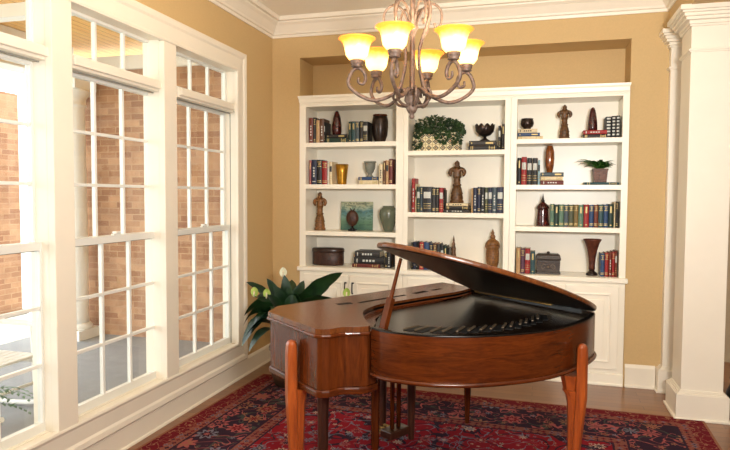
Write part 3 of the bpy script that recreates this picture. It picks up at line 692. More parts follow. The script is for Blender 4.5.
# art book, leaning upright against the back, with its bud figure in front
ab = empty('art_book', (-1.681, D+.2, 1.259+.003), 'square picture book with a green landscape cover, standing face out', 'book')
m = MB().box(-.1605, .1605, 0, .004, 0, .279).box(-.1605, .1605, .018, .022, 0, .279).box(-.1605, -.1565, .004, .018, 0, .279)
c = m.build('cover', cover_art()); c.parent = ab
p = MB().box(-.155, .155, .004, .018, .003, .276).build('page_block', PAPER); p.parent = ab
m = MB(); tx = -.142
rr = random.Random(5)
for row, (zz, hh, x0, x1) in enumerate(((.252, .015, -.13, .085), (.232, .011, -.13, -.01))):
    x = x0
    while x < x1:
        w = rr.uniform(.005, .011)
        if rr.random() > .16: m.box(x, x+.003, -.0012, 0, zz, zz+hh); m.box(x+.003, x+w, -.0012, 0, zz+hh*rr.choice((0, .4, .75)), zz+hh*rr.choice((.9, 1.0)))
        x += w+.005
t = m.build('cover_lettering', plain('grey_green_ink', (84, 92, 78), .6, bump=0)); t.parent = ab
ab.rotation_euler = (-.06, 0, 0)
bd = empty('bud_figure', (-1.695, D+.115, 1.259+EPS), 'dark brown leaf-bud figure on a black foot in front of the picture book', 'figurine')
m = MB().box(-.034, .034, -.03, .03, 0, .018).lathe([(.03, .018), (.012, .03), (.011, .045)], 0, 0, 14); o = m.build('foot', BLACK); o.parent = bd
m = MB().lathe([(.011, .045), (.035, .06), (.056, .10), (.058, .13), (.05, .165), (.03, .19), (.018, .198), (.012, .185), (0, .18)], 0, 0, 22, 0, 1, .6, wob=lambda a, z: 1+.06*sin(6*a))
for s in (-1, 1): leaf(m, (s*.016, 0, .175), 0 if s > 0 else PI, .05, .03, 1.5, -1.1, .3, 4)
o = m.build('bud', carved('dark_carved', (36, 20, 14), (80, 46, 32), 50)); o.parent = bd
lathe_thing('celadon_vase', [(.04, 0), (.046, .008), (.058, .05), (.08, .12), (.088, .17), (.082, .205), (.062, .228), (.052, .234), (.058, .244), (.05, .244), (.045, .23), (.05, .2), (.02, .02)], -1.348, 1.259, plain('celadon_glaze', (98, 104, 86), .22, vary=.15, scale=12, bump=.02, coat=.4), 'grey-green rounded vase at the right of the left bay third shelf', 'vase', seg=32)
ob = empty('oval_box', (-2.0, YO+.02, ZK+EPS), 'dark brown oval lidded box on the left bay ledge', 'box')
DKWV = carved('dark_woven', (30, 16, 11), (70, 38, 26), 70)
o = MB().lathe([(.152, 0), (.158, .01), (.158, .125), (.15, .13)], 0, 0, 36, 0, 1, .62).build('body', DKWV); o.parent = ob
o = MB().lathe([(.161, .128), (.164, .134), (.164, .155), (.155, .166), (0, .17)], 0, 0, 36, 0, 1, .62).build('lid', plain('dark_lid', (58, 38, 30), .3, vary=.3, bump=.1)); o.parent = ob
ob.scale = (.64, 1, 1) if False else (1, 1, 1)
ob.location.x = -1.958

# middle bay: tiled planter with ivy
ip = empty('ivy_planter', (-.888, D+.16, 2.01+EPS), 'rectangular patterned tile planter overflowing with ivy, middle bay top shelf', 'planter')
PWD, PHT = .215, .175
m = MB().box(-PWD, PWD, -.095, -.085, 0, PHT).box(-PWD, PWD, .085, .095, 0, PHT).box(-PWD, -PWD+.01, -.085, .085, 0, PHT).box(PWD-.01, PWD, -.085, .085, 0, PHT).box(-PWD+.01, PWD-.01, -.085, .085, 0, PHT-.02)
o = m.build('tile_box', tile_mat(), bevel=.003); o.parent = ip
m = MB(); r2 = random.Random(11)
def ivy_leaf(m, p, nrm, sz, spin):
    n = Vector(nrm).normalized(); u = n.orthogonal().normalized(); u.rotate(Matrix.Rotation(spin, 3, n)); w = n.cross(u)
    shape = [(0, -.5), (.35, -.45), (.55, 0), (.25, .1), (0, .6), (-.25, .1), (-.55, 0), (-.35, -.45)]
    p = Vector(p); vs = [p+n*.15*sz]+[p+(u*a+w*b)*sz for a, b in shape]
    m.add(vs, [(0, 1+k, 1+(k+1) % 8) for k in range(8)], 0, False)
for k in range(950):
    x = r2.uniform(-.205, .25); yy = r2.uniform(-.1, .1)
    top = PHT+.03+.12*max(0, 1-(x/.25)**2)**.6
    z = r2.uniform(PHT-.02, top)
    if r2.random() < .34:                          # trailing over the front and ends
        yy = r2.uniform(-.125, -.1)
        dr = .025+.11*abs(sin(x*10+.9))**4+(.12 if x < -.12 else 0)+(.1 if abs(x-.19) < .05 else 0)
        z = r2.uniform(PHT+.01-dr, PHT+.02)
    ivy_leaf(m, (x, yy, max(.015, z)), (r2.uniform(-.6, .6), -1+r2.uniform(-.2, .9), r2.uniform(.1, 1.2)), r2.uniform(.02, .036), r2.uniform(0, 6.28))
o = m.build('ivy_foliage', leaf_mat('ivy_green', (12, 34, 12), (46, 76, 30), .5)); o.parent = ip; o['kind'] = 'stuff'
zc = TOPZ[('M',1,'under the lotus bowl')]
lb = empty('lotus_bowl', (-.454, D+.14, zc+EPS), 'dark bowl with petal-shaped rim on two flat books, middle bay', 'bowl')
o = MB().lathe([(.045, 0), (.047, .008), (.03, .016), (.014, .03), (.014, .042)], 0, 0, 20).build('foot', DKBRZ); o.parent = lb
m = MB(); seg = 48; vs = []
PB = [(.014, .042), (.05, .055), (.078, .085), (.089, .125)]
for i, (r, z) in enumerate(PB):
    for k in range(seg):
        a = 2*PI*k/seg; zz = z+(.03*abs(cos(5*a)) if i == 3 else 0); vs.append((r*cos(a), r*sin(a), zz))
m.add(vs, [(i*seg+k, i*seg+(k+1)%seg, (i+1)*seg+(k+1)%seg, (i+1)*seg+k) for i in range(3) for k in range(seg)], 0, True)
o = m.build('petal_bowl', DKBRZ); o.parent = lb; so = o.modifiers.new('thick', 'SOLIDIFY'); so.thickness = .005
zc = TOPZ[('M',2,'under the carved statue')]
statue(-.7, zc, .392, .147, CARVE, 'brown carved finial on three flat books, middle bay second shelf', D+.14)
SPIRE = [(.027, 0), (.029, .01), (.024, .03), (.027, .05), (.022, .1), (.025, .13), (.02, .17), (.022, .2), (.014, .225), (.016, .24), (.009, .26), (.01, .275), (0, .325)]
lathe_thing('spire_finial', SPIRE, -.721, ZK, CARVE, 'small dark spire finial beside the row of books above the piano lid', 'finial', y=D+.12)
uw = empty('wooden_urn', (-.371, YO, ZK+EPS), 'golden-brown turned wooden urn with pointed lid, middle bay ledge', 'urn')
for nm, prof in (('foot', [(.045, 0), (.05, .01), (.046, .03), (.05, .05)]), ('body', [(.05, .05), (.058, .08), (.06, .16), (.056, .2), (.067, .22), (.067, .235)]),
                 ('lid', [(.067, .235), (.062, .255), (.05, .275), (.028, .29), (.02, .3)]), ('lid_finial', [(.02, .3), (.026, .312), (.02, .325), (.012, .335), (.016, .35), (.01, .36), (0, .39)])):
    o = MB().lathe(prof, 0, 0, 24).build(nm, CARVED2); o.parent = uw
# right bay
zc = TOPZ[('R',1,'under the brown bowl')]
lathe_thing('brown_bowl', [(.03, 0), (.034, .006), (.03, .014), (.05, .03), (.058, .055), (.054, .08), (.05, .088), (.053, .098), (.047, .098), (.044, .085), (.05, .055), (.03, .03)], -.085, zc, DKBRZ, 'small round dark bowl on three flat books, right bay top shelf', 'bowl')
statue(.231, 2.098, .307, .112, CARVE, 'small brown carved finial in the middle of the right bay top shelf')
zc = TOPZ[('R',1,'under the right bay cone vase')]
lathe_thing('cone_vase', [(.034, 0), (.04, .008), (.04, .04), (.037, .09), (.03, .14), (.022, .175), (.013, .198), (0, .206)], .462, zc, DKRED, 'dark red cone-shaped vase on a red and a black book, right bay', 'vase')
zc = TOPZ[('R',2,'under the amber vase')]
lathe_thing('amber_vase', [(.022, 0), (.026, .008), (.036, .06), (.04, .12), (.038, .18), (.028, .222), (.024, .228), (.027, .236), (.02, .236), (.02, .2), (.01, .02)], .113, zc, plain('amber_glaze', (160, 88, 34), .2, .1, vary=.4, scale=30, bump=.1, coat=.5, c2=(92, 44, 18)), 'slim amber-brown vase on three flat books, right bay second shelf', 'vase')
zc = TOPZ[('R',2,'under the fern pot')]
fp = empty('fern_pot', (.53, D+.13, zc+EPS), 'bushy green fern in a square brown pot, right bay second shelf', 'potted fern')
m = MB().loft([[(-s, -s, z), (s, -s, z), (s, s, z), (-s, s, z)] for s, z in ((.05, 0), (.058, .1), (.062, .1), (.062, .115), (.05, .115), (.05, .1))], 0, False)
o = m.build('pot', carved('woven_pot', (56, 30, 18), (112, 66, 42), 60)); o.parent = fp
m = MB()
for k in range(64):
    az = k*2.4+.3; L = r2.uniform(.13, .22); up = r2.uniform(.6, 1.5)
    L *= .62 if cos(az) > .3 else (.7 if sin(az) > 0 else 1)
    leaf(m, (.02*cos(az), .02*sin(az), .108), az, L, r2.uniform(.022, .034), up, r2.uniform(.0, .6), .25, 6)
o = m.build('fronds', leaf_mat('bright_fern', (26, 70, 20), (74, 126, 48))); o.parent = fp
pj = empty('spired_jar', (.062, D+.14, 1.339+EPS), 'dark red-brown jar with a tall pointed lid, right bay third shelf', 'jar')
for nm, prof, mt in (('body', [(.056, 0), (.058, .01), (.052, .06), (.046, .14), (.046, .15)], DKRED), ('lid', [(.052, .15), (.056, .156), (.054, .166), (.04, .19), (.022, .205), (.014, .215)], DKRED), ('spire', [(.014, .215), (.017, .222), (.01, .235), (.006, .26), (0, .292)], DKBRZ)):
    o = MB().lathe(prof, 0, 0, 24).build(nm, mt); o.parent = pj
CH = carved('carved_chest_metal', (28, 21, 18), (70, 56, 48), 55, .4)
cb = empty('carved_chest', (.117, D+.15, ZK+EPS), 'dark ornate carved chest with domed lid, right bay ledge', 'chest')
o = MB().loft([[(-a, -b, z), (a, -b, z), (a, b, z), (-a, b, z)] for a, b, z in ((.104, .07, 0), (.104, .07, .014), (.096, .062, .02), (.1, .066, .12))], 0, False).build('body', CH, bevel=.003); o.parent = cb
m = MB().loft([[(-a, -b, z), (a, -b, z), (a, b, z), (-a, b, z)] for a, b, z in ((.104, .07, .122), (.106, .072, .135), (.1, .064, .16), (.085, .05, .176))], 0, False)
o = m.build('lid', CH, bevel=.003); o.parent = cb
m = MB()
for s in (-1, 1): m.tube(smooth_path([(s*.01, -.0665, .06), (s*.035, -.068, .085), (s*.06, -.068, .065), (s*.045, -.068, .045), (s*.03, -.068, .06)], 4), .0035, 6)
m.lathe([(0, .05), (.014, .055), (.016, .065), (0, .08)], 0, -.066, 12)
o = m.build('scrollwork', plain('pewter', (128, 112, 98), .4, .5)); o.parent = cb
o = MB().lathe([(.008, .174), (.014, .182), (.012, .192), (0, .196)], 0, 0, 12).build('knob', DKBRZ); o.parent = cb
tv = empty('trumpet_vase', (.482, D+.13, ZK+EPS), 'tall reddish-brown trumpet-shaped vase on the right bay ledge', 'vase')
o = MB().lathe([(.046, 0), (.05, .008), (.044, .02), (.026, .034), (.022, .045)], 0, 0, 24).build('foot', DKBRZ); o.parent = tv
o = MB().lathe([(.022, .045), (.027, .055), (.025, .08), (.03, .15), (.042, .22), (.06, .28), (.074, .305), (.075, .315), (.07, .315), (.055, .28), (.036, .21), (.02, .1)], 0, 0, 28).build('trumpet', plain('red_brown_bronze', (112, 60, 40), .35, .2, vary=.4, scale=25, bump=.15, c2=(66, 34, 26))); o.parent = tv

# ------------------------------------------------------------------ rug
a = math.radians(-3.2)
rug = MB().box(-RUGW/2, RUGW/2, -RUGL/2, RUGL/2, 0, .011).build('persian_rug', rug_mat(), bevel=.003)
fl, fr_ = Vector((-2.31, 4.93)), Vector((1.185, 4.79))
ex = (fr_-fl).normalized(); ey = Vector((-ex.y, ex.x)); cc = (fl+fr_)/2-ey*RUGL/2
rug.location = (cc.x, cc.y, .0005); rug.rotation_euler = (0, 0, math.atan2(ex.y, ex.x))
tag(rug, 'red and navy floral Persian rug under the piano', 'rug')

# ------------------------------------------------------------------ the grand piano
ZR = .0124
gp = empty('grand_piano', (-.55, 3.55, ZR), 'polished red-brown wooden grand piano with its lid propped open on the rug', 'piano')
A, A2, BASS, B2 = (-1.403, 3.085), (-1.42, 3.24), (-.665, 4.50), (-.425, 4.33)
CHK = [(-1.007, 2.752), (-.98, 2.752), (-.952, 2.768), (-.938, 2.79)]
SC = [(-.92, 2.816), (-.893, 2.836), (-.862, 2.85), (-.826, 2.862), (-.79, 2.885)]
slab_edge = [(-.785, 2.915), (-.86, 3.073), (-.91, 3.23), (-.908, 3.355), (-.877, 3.482), (-.80, 3.62), (-.644, 3.874), (-.504, 4.09), (-.415, 4.315)]
SE = [tuple(p) for p in smooth_path([Vector(p) for p in slab_edge], 4)]
def offset(poly, d, closed=True):
    """move a polyline sideways by d (to its left)"""
    n = len(poly); out = []
    for i in range(n):
        p = Vector(poly[i]); a = Vector(poly[(i-1) % n]) if (closed or i) else None; b = Vector(poly[(i+1) % n]) if (closed or i < n-1) else None
        ns = []
        if a is not None and (p-a).length > 1e-6: q = (p-a).normalized(); ns.append(Vector((-q.y, q.x)))
        if b is not None and (b-p).length > 1e-6: q = (b-p).normalized(); ns.append(Vector((-q.y, q.x)))
        m = sum(ns, Vector((0, 0))).normalized(); out.append(tuple(p+m*d/max(.5, m.dot(ns[0]))))
    return out
# key block (counter-clockwise from the left corner)
blk = [A]+CHK+SC+[(-.76, 2.95), (-.80, 3.10), (-.84, 3.23), (-.84, 3.36), (-.80, 3.5), (-.6, 3.83), (-.47, 4.06), (-.44, 4.30)]+[BASS, A2]
MB().prism(blk, .655, .922, 0).build('key_block', MAHOG, gp, bevel=.004)
blo = offset(blk, -.008)
MB().prism(blo, .616, .655, 0).build('base_moulding', MAHOGH, gp, bevel=.01, seg=3)
# top slab over the keys, its music-desk slots cut through
top = [A]+CHK+SC+SE+[(-.43, 4.335), BASS, A2]
lip = offset(top[:1+len(CHK)+len(SC)], -.014, False)
top2 = lip+[(-.779, 2.893)]+SE+[B2, (BASS[0]+.005, BASS[1]+.012), (A2[0]-.01, A2[1]+.006)]
MB().prism(offset(top2, -.008), .912, .932, 0).build('slab_moulding', MAHOG, gp, bevel=.008, seg=3)
sl_ob = MB().prism(top2, .932, .958, 0).build('top_slab', [MAHOGTOP, SLOT], gp)
cut = MB()
def slot(p, q, w):
    p, q = Vector(p), Vector(q); d = (q-p).normalized(); n = Vector((-d.y, d.x))*w/2
    cut.prism([tuple(p+n), tuple(p-n), tuple(q-n), tuple(q+n)], .936, .98, 1)
slot((-1.12, 3.40), (-1.05, 3.47), .05); slot((-1.01, 3.49), (-.80, 3.86), .03); slot((-.76, 3.93), (-.70, 4.06), .045); slot((-.67, 4.10), (-.62, 4.2), .03)
co = cut.build('cutter', [MAHOGTOP, SLOT], gp)
bo = sl_ob.modifiers.new('cut', 'BOOLEAN'); bo.object = co; bo.solver = 'EXACT'
bv = sl_ob.modifiers.new('bevel', 'BEVEL'); bv.width = .009; bv.segments = 3; bv.limit_method = 'ANGLE'; bv.angle_limit = math.radians(40)
bpy.context.view_layer.update()
me = bpy.data.meshes.new_from_object(sl_ob.evaluated_get(bpy.context.evaluated_depsgraph_get()))
sl_ob.modifiers.clear(); sl_ob.data = me; bpy.data.objects.remove(co)
# round belly
near = [(-.765, 2.865), (-.70, 2.815), (-.602, 2.785), (-.51, 2.776), (-.414, 2.782), (-.237, 2.834), (-.06, 2.942), (.078, 3.062), (.172, 3.19), (.254, 3.335), (.302, 3.455), (.327, 3.555), (.324, 3.635), (.298, 3.715), (.242, 3.785), (.165, 3.85)]
NEAR = [tuple(p) for p in smooth_path([Vector(p) for p in near], 5)]
OUT = NEAR+[B2]
inn = offset(OUT, .03, False)
wall = MB(); n = len(OUT)
for za, zm, zb in ((.722, .947, .956),):
    for i in range(n-1):
        o_, p_, q_, r_ = OUT[i], OUT[i+1], inn[i+1], inn[i]
        wall.add([(*o_, za), (*p_, za), (*p_, zm), (*o_, zm)], [(0, 1, 2, 3)], 0, True)
        wall.add([(*o_, zm), (*p_, zm), (*p_, zb), (*o_, zb)], [(0, 1, 2, 3)], 1, True)
        wall.add([(*r_, za), (*q_, za), (*q_, zb), (*r_, zb)], [(3, 2, 1, 0)], 1, True)
        wall.add([(*o_, zb), (*p_, zb), (*q_, zb), (*r_, zb)], [(0, 1, 2, 3)], 1)
        wall.add([(*o_, za), (*p_, za), (*q_, za), (*r_, za)], [(3, 2, 1, 0)], 0)
ro = wall.build('rim', [MAHOGH, BLACK], gp)
bm = bmesh.new(); bm.from_mesh(ro.data); bmesh.ops.remove_doubles(bm, verts=bm.verts, dist=1e-5); bmesh.ops.recalc_face_normals(bm, faces=bm.faces); bm.to_mesh(ro.data); bm.free()
bv = ro.modifiers.new('bevel', 'BEVEL'); bv.width = .004; bv.segments = 2; bv.limit_method = 'ANGLE'; bv.angle_limit = math.radians(50)
bead = MB().tube([(x, y, .724) for x, y in offset(NEAR+[(.0, 4.01), B2], -.002, False)], .011, 8); bead.build('rim_bead', MAHOGH, gp)
MB().prism(offset(OUT, .028, False)+[(-.45, 4.25), (-.6, 3.83), (-.80, 3.5), (-.83, 3.3), (-.79, 3.05)], .722, .735, 0).build('bottom_board', DARKLEG, gp)
plate = offset(OUT, .032, False)+[(-.46, 4.25), (-.61, 3.83), (-.81, 3.5), (-.835, 3.3), (-.80, 3.05), (-.77, 2.93)]
MB().sweep(SE, [(-.004, .9), (.004, .9), (.004, .944), (-.004, .944)], tow).build('dark_edge_liner', BLACK, gp)  # black strip added to darken the wall under the slab edge
MB().prism(plate, .912, .922, 0).build('string_plate', plain('dark_bronze_plate', (32, 23, 17), .24, vary=.25, scale=8, bump=0, spec=.3), gp)
# raised struts and slots of the iron plate along the near rim
mid = offset(NEAR, .26, False)
acc = 0; last = None; cnt = 0
for i in range(8, len(mid)-15):
    p = Vector(mid[i]); q = Vector(mid[i+1]); d = (q-p).normalized()
    if last is not None and (p-last).length < .056: continue
    last = p; nn = Vector((-d.y, d.x)); h = Vector((.79178, -.6108)); g = (Vector((-h.y, h.x))*.6+nn*.4).normalized(); w = Vector((-g.y, g.x))
    def quad(c, L, W): return [tuple(c+g*L+w*W), tuple(c+g*L-w*W), tuple(c-g*L-w*W), tuple(c-g*L+w*W)]
    MB().prism(quad(p, .075, .02), .922, .9245).build('plate_slot', SLOT, gp, bevel=.002)  # thin black piece, the dark of a plate opening put into colour
    MB().prism(quad(p+w*.034, .06, .007), .922, .93).build('plate_strut', STRUT, gp, bevel=.003)
# hinge and lid
H0 = Vector((-.386, 4.17, .952)); hd = Vector((.79178, -.6108, 0)); hn = Vector((-.6108, -.79178, 0)); TH = math.radians(17.9)
up = Vector((0, 0, 1)); ld = hn*cos(TH)+up*sin(TH); lnm = up*cos(TH)-hn*sin(TH)
MB().tube([H0+hd*.0, H0+hd*.62], .004, 8).build('hinge', BRASS, gp)
outl = offset([(-.79, 2.9)]+NEAR, -.002, False)
loc2 = []
for x, y in outl:
    v = Vector((x, y, 0))-Vector((H0.x, H0.y, 0)); t_, d_ = v.dot(hd), v.dot(hn)
    if d_ > .0: loc2.append((t_, d_))
loc2 = [(loc2[0][0]-.035, loc2[0][1]-.012)]+loc2+[(loc2[-1][0]-.03, .0), (0, 0), (.12, .35), (.3, .8)]
lid = MB(); th = .03; n = len(loc2)
P = lambda t_, d_, k: H0+hd*t_+ld*d_+lnm*k
vs = [P(a_, b_, 0.004) for a_, b_ in loc2]+[P(a_, b_, 0.004+th) for a_, b_ in loc2]
lid.add(vs, [list(range(n))], 1); o = len(lid.v)-2*n
lid.f.append([o+n+i for i in range(n)]); lid.mi.append(0); lid.sm.append(False)
for i in range(n): j = (i+1) % n; lid.f.append([o+i, o+j, o+n+j, o+n+i]); lid.mi.append(2); lid.sm.append(False)
lo = lid.build('lid', [MAHOGTOP, MATTEBLACK, MAHOGTOP], gp, bevel=.012, seg=3, angle=50)
# prop stick
pb, pt = Vector((-.742, 3.0, .906)), P(.38, 1.03, .0)
pm_ = pb.lerp(pt, .5)
sx_ = Vector((.86, -.5, 0))
def stick(p, q, w0, w1, nm):
    rg = []
    for c, w in ((p, w0), (q, w1)):
        f = (q-p).normalized(); s_ = sx_; u_ = f.cross(s_).normalized()
        rg.append([c+s_*w+u_*w*.8, c-s_*w+u_*w*.8, c-s_*w-u_*w*.8, c+s_*w-u_*w*.8])
    return MB().loft(rg, 0, False).build(nm, MAHOG, gp, bevel=.003)
pr_ = stick(pb, pb.lerp(pt, .45), .02, .019, 'prop_stick_sleeve')
stick(pb.lerp(pt, .43), pt, .0095, .008, 'prop_stick')
# legs
def ring(cx, cy, ax, ay, z, ang, n=8):
    out = []
    for k in range(n):
        a_ = 2*PI*(k+.5)/n; u_, v_ = cos(a_)*ax*1.08, sin(a_)*ay*1.08
        out.append((cx+u_*cos(ang)-v_*sin(ang), cy+u_*sin(ang)+v_*cos(ang), z))
    return out
def post_leg(cx, cy, inx, iny, ztop, ang, nm='leg', s=1.0, lean=1.0):
    """case leg that runs up the outside of the rim, with a bracket turned in under the case; (inx, iny) points inwards"""
    m = MB()
    rg = []
    for z, w, sh in ((ZR, .021, .026), (.2, .026, .017), (.4, .031, .008), (.58, .036, 0), (.66, .036, 0), (ztop-.06, .035, 0), (ztop-.02, .031, 0), (ztop-.006, .022, 0), (ztop, .008, 0)):
        rg.append(ring(cx+inx*sh*lean, cy+iny*sh*lean, w*s, w*.8*s, z, ang))
    m.loft(rg, 0, False)
    m2 = MB(); rg = []
    for z, w, o_ in ((ZR, .016, .046), (.2, .02, .046), (.4, .025, .046), (.54, .029, .046), (.585, .034, .05), (.613, .044, .062)):
        rg.append(ring(cx+inx*o_, cy+iny*o_, w*s, w*s, z, ang))
    m2.loft(rg, 0, False)
    l = m.build(nm, CHERRY, gp, bevel=.004)
    m2.build('leg_bracket', CHERRY, l)
    return l
post_leg(-1.18, 2.85, .63, .78, .868, -.68)
l2 = post_leg(.24, 3.225, -.86, .5, .862, 1.03, s=.88, lean=1.9)
m = MB(); rg = []
for z, w in ((.6, .04), (.69, .06)): rg.append(ring(.20, 3.28, w, w, z, .5))
m.loft(rg, 0, False).build('leg_block', CHERRY, l2)
def plain_leg(x, y, mat, w0, w1, ztop, cap=False, ang=.54):
    rg = [ring(x, y, w, w, z, ang) for z, w in ((ZR, w1), (ZR+.04, w1*1.15), (.3, (w0+w1)/2), (ztop-.12, w0), (ztop-.1, w0*1.15), (ztop-.06, w0*1.2), (ztop, w0*1.5))]
    return MB().loft(rg, 0, False).build('leg', mat, gp, bevel=.003)
plain_leg(-.435, 4.245, MAHOG, .034, .014, .70)
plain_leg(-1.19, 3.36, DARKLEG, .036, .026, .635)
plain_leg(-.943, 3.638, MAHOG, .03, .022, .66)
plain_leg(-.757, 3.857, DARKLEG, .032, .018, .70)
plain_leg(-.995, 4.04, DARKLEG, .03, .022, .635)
ly = MB(); 
ad = Vector((.513, .857)); c0 = Vector((-.85, 3.80))
lyo = MB().prism([tuple(c0+ad*.09+Vector((.857, -.513))*.05), tuple(c0-ad*.09+Vector((.857, -.513))*.05), tuple(c0-ad*.09-Vector((.857, -.513))*.05), tuple(c0+ad*.09-Vector((.857, -.513))*.05)], .05, .10).build('pedal_lyre', DARKLEG, gp, bevel=.006)
for s in (-.03, .03):
    p = c0+ad*s; MB().tube([(p.x, p.y, .095), (p.x, p.y, .69)], .015, 8).build('lyre_post', MAHOG, lyo)
for s in (-.05, 0, .05):
    p = c0+ad*s-Vector((.857, -.513))*.04; q = p-Vector((.857, -.513))*.11
    MB().tube([(p.x, p.y, .07), (q.x, q.y, .06)], [.008, .012], 8).build('pedal', BRASS, lyo)

# ------------------------------------------------------------------ chandelier
CX, CY = -.61, 3.05
ch = empty('chandelier', (CX, CY, ZC), 'rusty wrought-iron chandelier with six glowing amber bell shades', 'chandelier')
MB().lathe([(.0, 1.985), (.01, 1.99), (.014, 2.0), (.01, 2.012), (.02, 2.02), (.03, 2.04), (.026, 2.06), (.04, 2.08), (.034, 2.11), (.02, 2.13), (.014, 2.15), (.014, 2.4), (.022, 2.42), (.03, 2.44), (.022, 2.47), (.014, 2.49), (.013, 2.62), (.02, 2.64), (.012, 2.66)], CX, CY, 16).build('center_column', IRON, ch)
MB().lathe([(.0, 3.22), (.03, 3.225), (.06, 3.25), (.065, 3.275)], CX, CY, 24).build('canopy', IRON, ch)
m = MB()
for k in range(14):
    z = 2.66+k*.041; a_ = k*PI/2
    pts = [(CX+.011*cos(q)*cos(a_), CY+.011*cos(q)*sin(a_), z+.02+.026*sin(q)) for q in [i*2*PI/10 for i in range(11)]]
    m.tube(pts, .004, 6)
m.build('chain', IRON, ch)
yaw = math.atan2(CY, CX)-PI/2            # directions seen from the room's front
BULB = emit_mat('warm_bulb', (255, 220, 150), 14)
def arm_pt(a_, r, z, side=0): return (CX+r*cos(a_)-side*sin(a_), CY+r*sin(a_)+side*cos(a_), z)
ARMA = [math.radians(d)+math.radians(11.5) for d in (-107, -47, 13, 73, 133, 193)]
arm0 = None
for k, a_ in enumerate(ARMA):
    pth = smooth_path([arm_pt(a_, r, z) for r, z in ((.025, 2.10), (.06, 2.13), (.11, 2.10), (.19, 2.075), (.27, 2.10), (.322, 2.15), (.31, 2.205), (.281, 2.232), (.252, 2.22), (.236, 2.185), (.248, 2.155), (.272, 2.162), (.272, 2.185))], 5)
    nn_ = len(pth)
    ar = MB().tube(pth, [.0095 if i < nn_*.75 else .0095-.004*(i-nn_*.75)/(nn_*.25) for i in range(nn_)], 8).build('arm', IRON, ch)
    s = MB()
    s.tube(smooth_path([arm_pt(a_+.3, r, z) for r, z in ((.075, 2.12), (.06, 2.17), (.04, 2.26), (.045, 2.35), (.085, 2.45), (.1, 2.52), (.075, 2.6), (.03, 2.65))], 5), .008, 7)
    s.tube(smooth_path([arm_pt(a_-.3, r, z) for r, z in ((.02, 2.46), (.05, 2.53), (.1, 2.555), (.14, 2.52), (.142, 2.46), (.12, 2.435), (.108, 2.46))], 5), .0065, 7)
    s.build('upper_scroll', IRON, ch)
    s = MB()
    s.tube(smooth_path([arm_pt(a_+.5, r, z) for r, z in ((.02, 2.05), (.07, 2.06), (.1, 2.1), (.085, 2.135), (.06, 2.125), (.065, 2.1))], 4), .007, 7)
    leaf(s, arm_pt(a_, .1, 2.1), a_+PI, .09, .04, 1.0, .6, .2, 6)
    s.build('leaf_scroll', IRON, ch)
    x, y, z = arm_pt(a_, .281, 2.238)
    MB().lathe([(.008, z-.01), (.02, z-.004), (.03, z), (.024, z+.006), (.03, z+.012), (.034, z+.03), (.03, z+.034), (.02, z+.03)], x, y, 18).build('cup', IRON, ar)
    zz = z+.03
    sh = MB().lathe([(.030, zz), (.042, zz+.008), (.055, zz+.026), (.06, zz+.05), (.063, zz+.068), (.07, zz+.086), (.084, zz+.101), (.0925, zz+.106), (.0905, zz+.109), (.07, zz+.092), (.0595, zz+.07), (.0565, zz+.05), (.051, zz+.028), (.04, zz+.012), (.03, zz+.006)], 0, 0, 32)
    so = sh.build('shade', SHADE); so.parent = ar; so.data.transform(Matrix.Translation((0, 0, -zz))); so.location = (x-CX, y-CY, zz-ZC)
    MB().lathe([(.0, zz+.01), (.012, zz+.012), (.012, zz+.03), (.024, zz+.05), (.024, zz+.065), (.014, zz+.08), (0, zz+.084)], x, y, 14).build('bulb', BULB, ar)
    L = bpy.data.lights.new('chandelier_lamp', 'POINT'); L.energy = 8; L.color = (1, .80, .52); L.shadow_soft_size = .03
    lo_ = bpy.data.objects.new('chandelier_lamp', L); lo_.location = (x, y, zz+.095); COL.objects.link(lo_)

# ------------------------------------------------------------------ peace lily in the corner
px, py = -1.97, 4.72
lily = empty('peace_lily', (px, py, .012), 'dark green peace lily with pale flowers in the corner behind the piano', 'peace lily')
MB().lathe([(.12, .012), (.15, .1), (.16, .3), (.172, .31), (.172, .34), (.15, .34), (.14, .3), (0, .3)], px, py, 28).build('pot', plain('brown_pot', (96, 70, 52), .5), lily)
LG = leaf_mat('lily_green', (10, 30, 12), (28, 58, 24), .36)
LGB = leaf_mat('lily_blue_green', (16, 40, 26), (36, 66, 46), .36)
r4 = random.Random(21)
def blade(mb, base, tip, width, arch, side, n=10):
    """a broad leaf from base to tip; arch lifts its middle, side is the direction of its width"""
    b, t_ = Vector(base), Vector(tip); ctrl = (b+t_)/2+Vector((0, 0, arch)); sd = Vector(side).normalized(); vs = []
    for i in range(n+1):
        q = i/n; p = b*(1-q)**2+ctrl*2*q*(1-q)+t_*q*q; w = width*.5*(sin(PI*min(1, q*.96+.04)**.75)**.75)+.0008
        d = ((ctrl-b)*(1-q)+(t_-ctrl)*q).normalized(); nr = d.cross(sd).normalized()
        wv = 1+.06*sin(q*17)
        vs += [p-sd*w*wv+nr*w*.22, p, p+sd*w*wv+nr*w*.22]
    fs = []
    for i in range(n):
        o = i*3; fs += [(o, o+1, o+4, o+3), (o+1, o+2, o+5, o+4)]
    mb.add(vs, fs, 0, True)
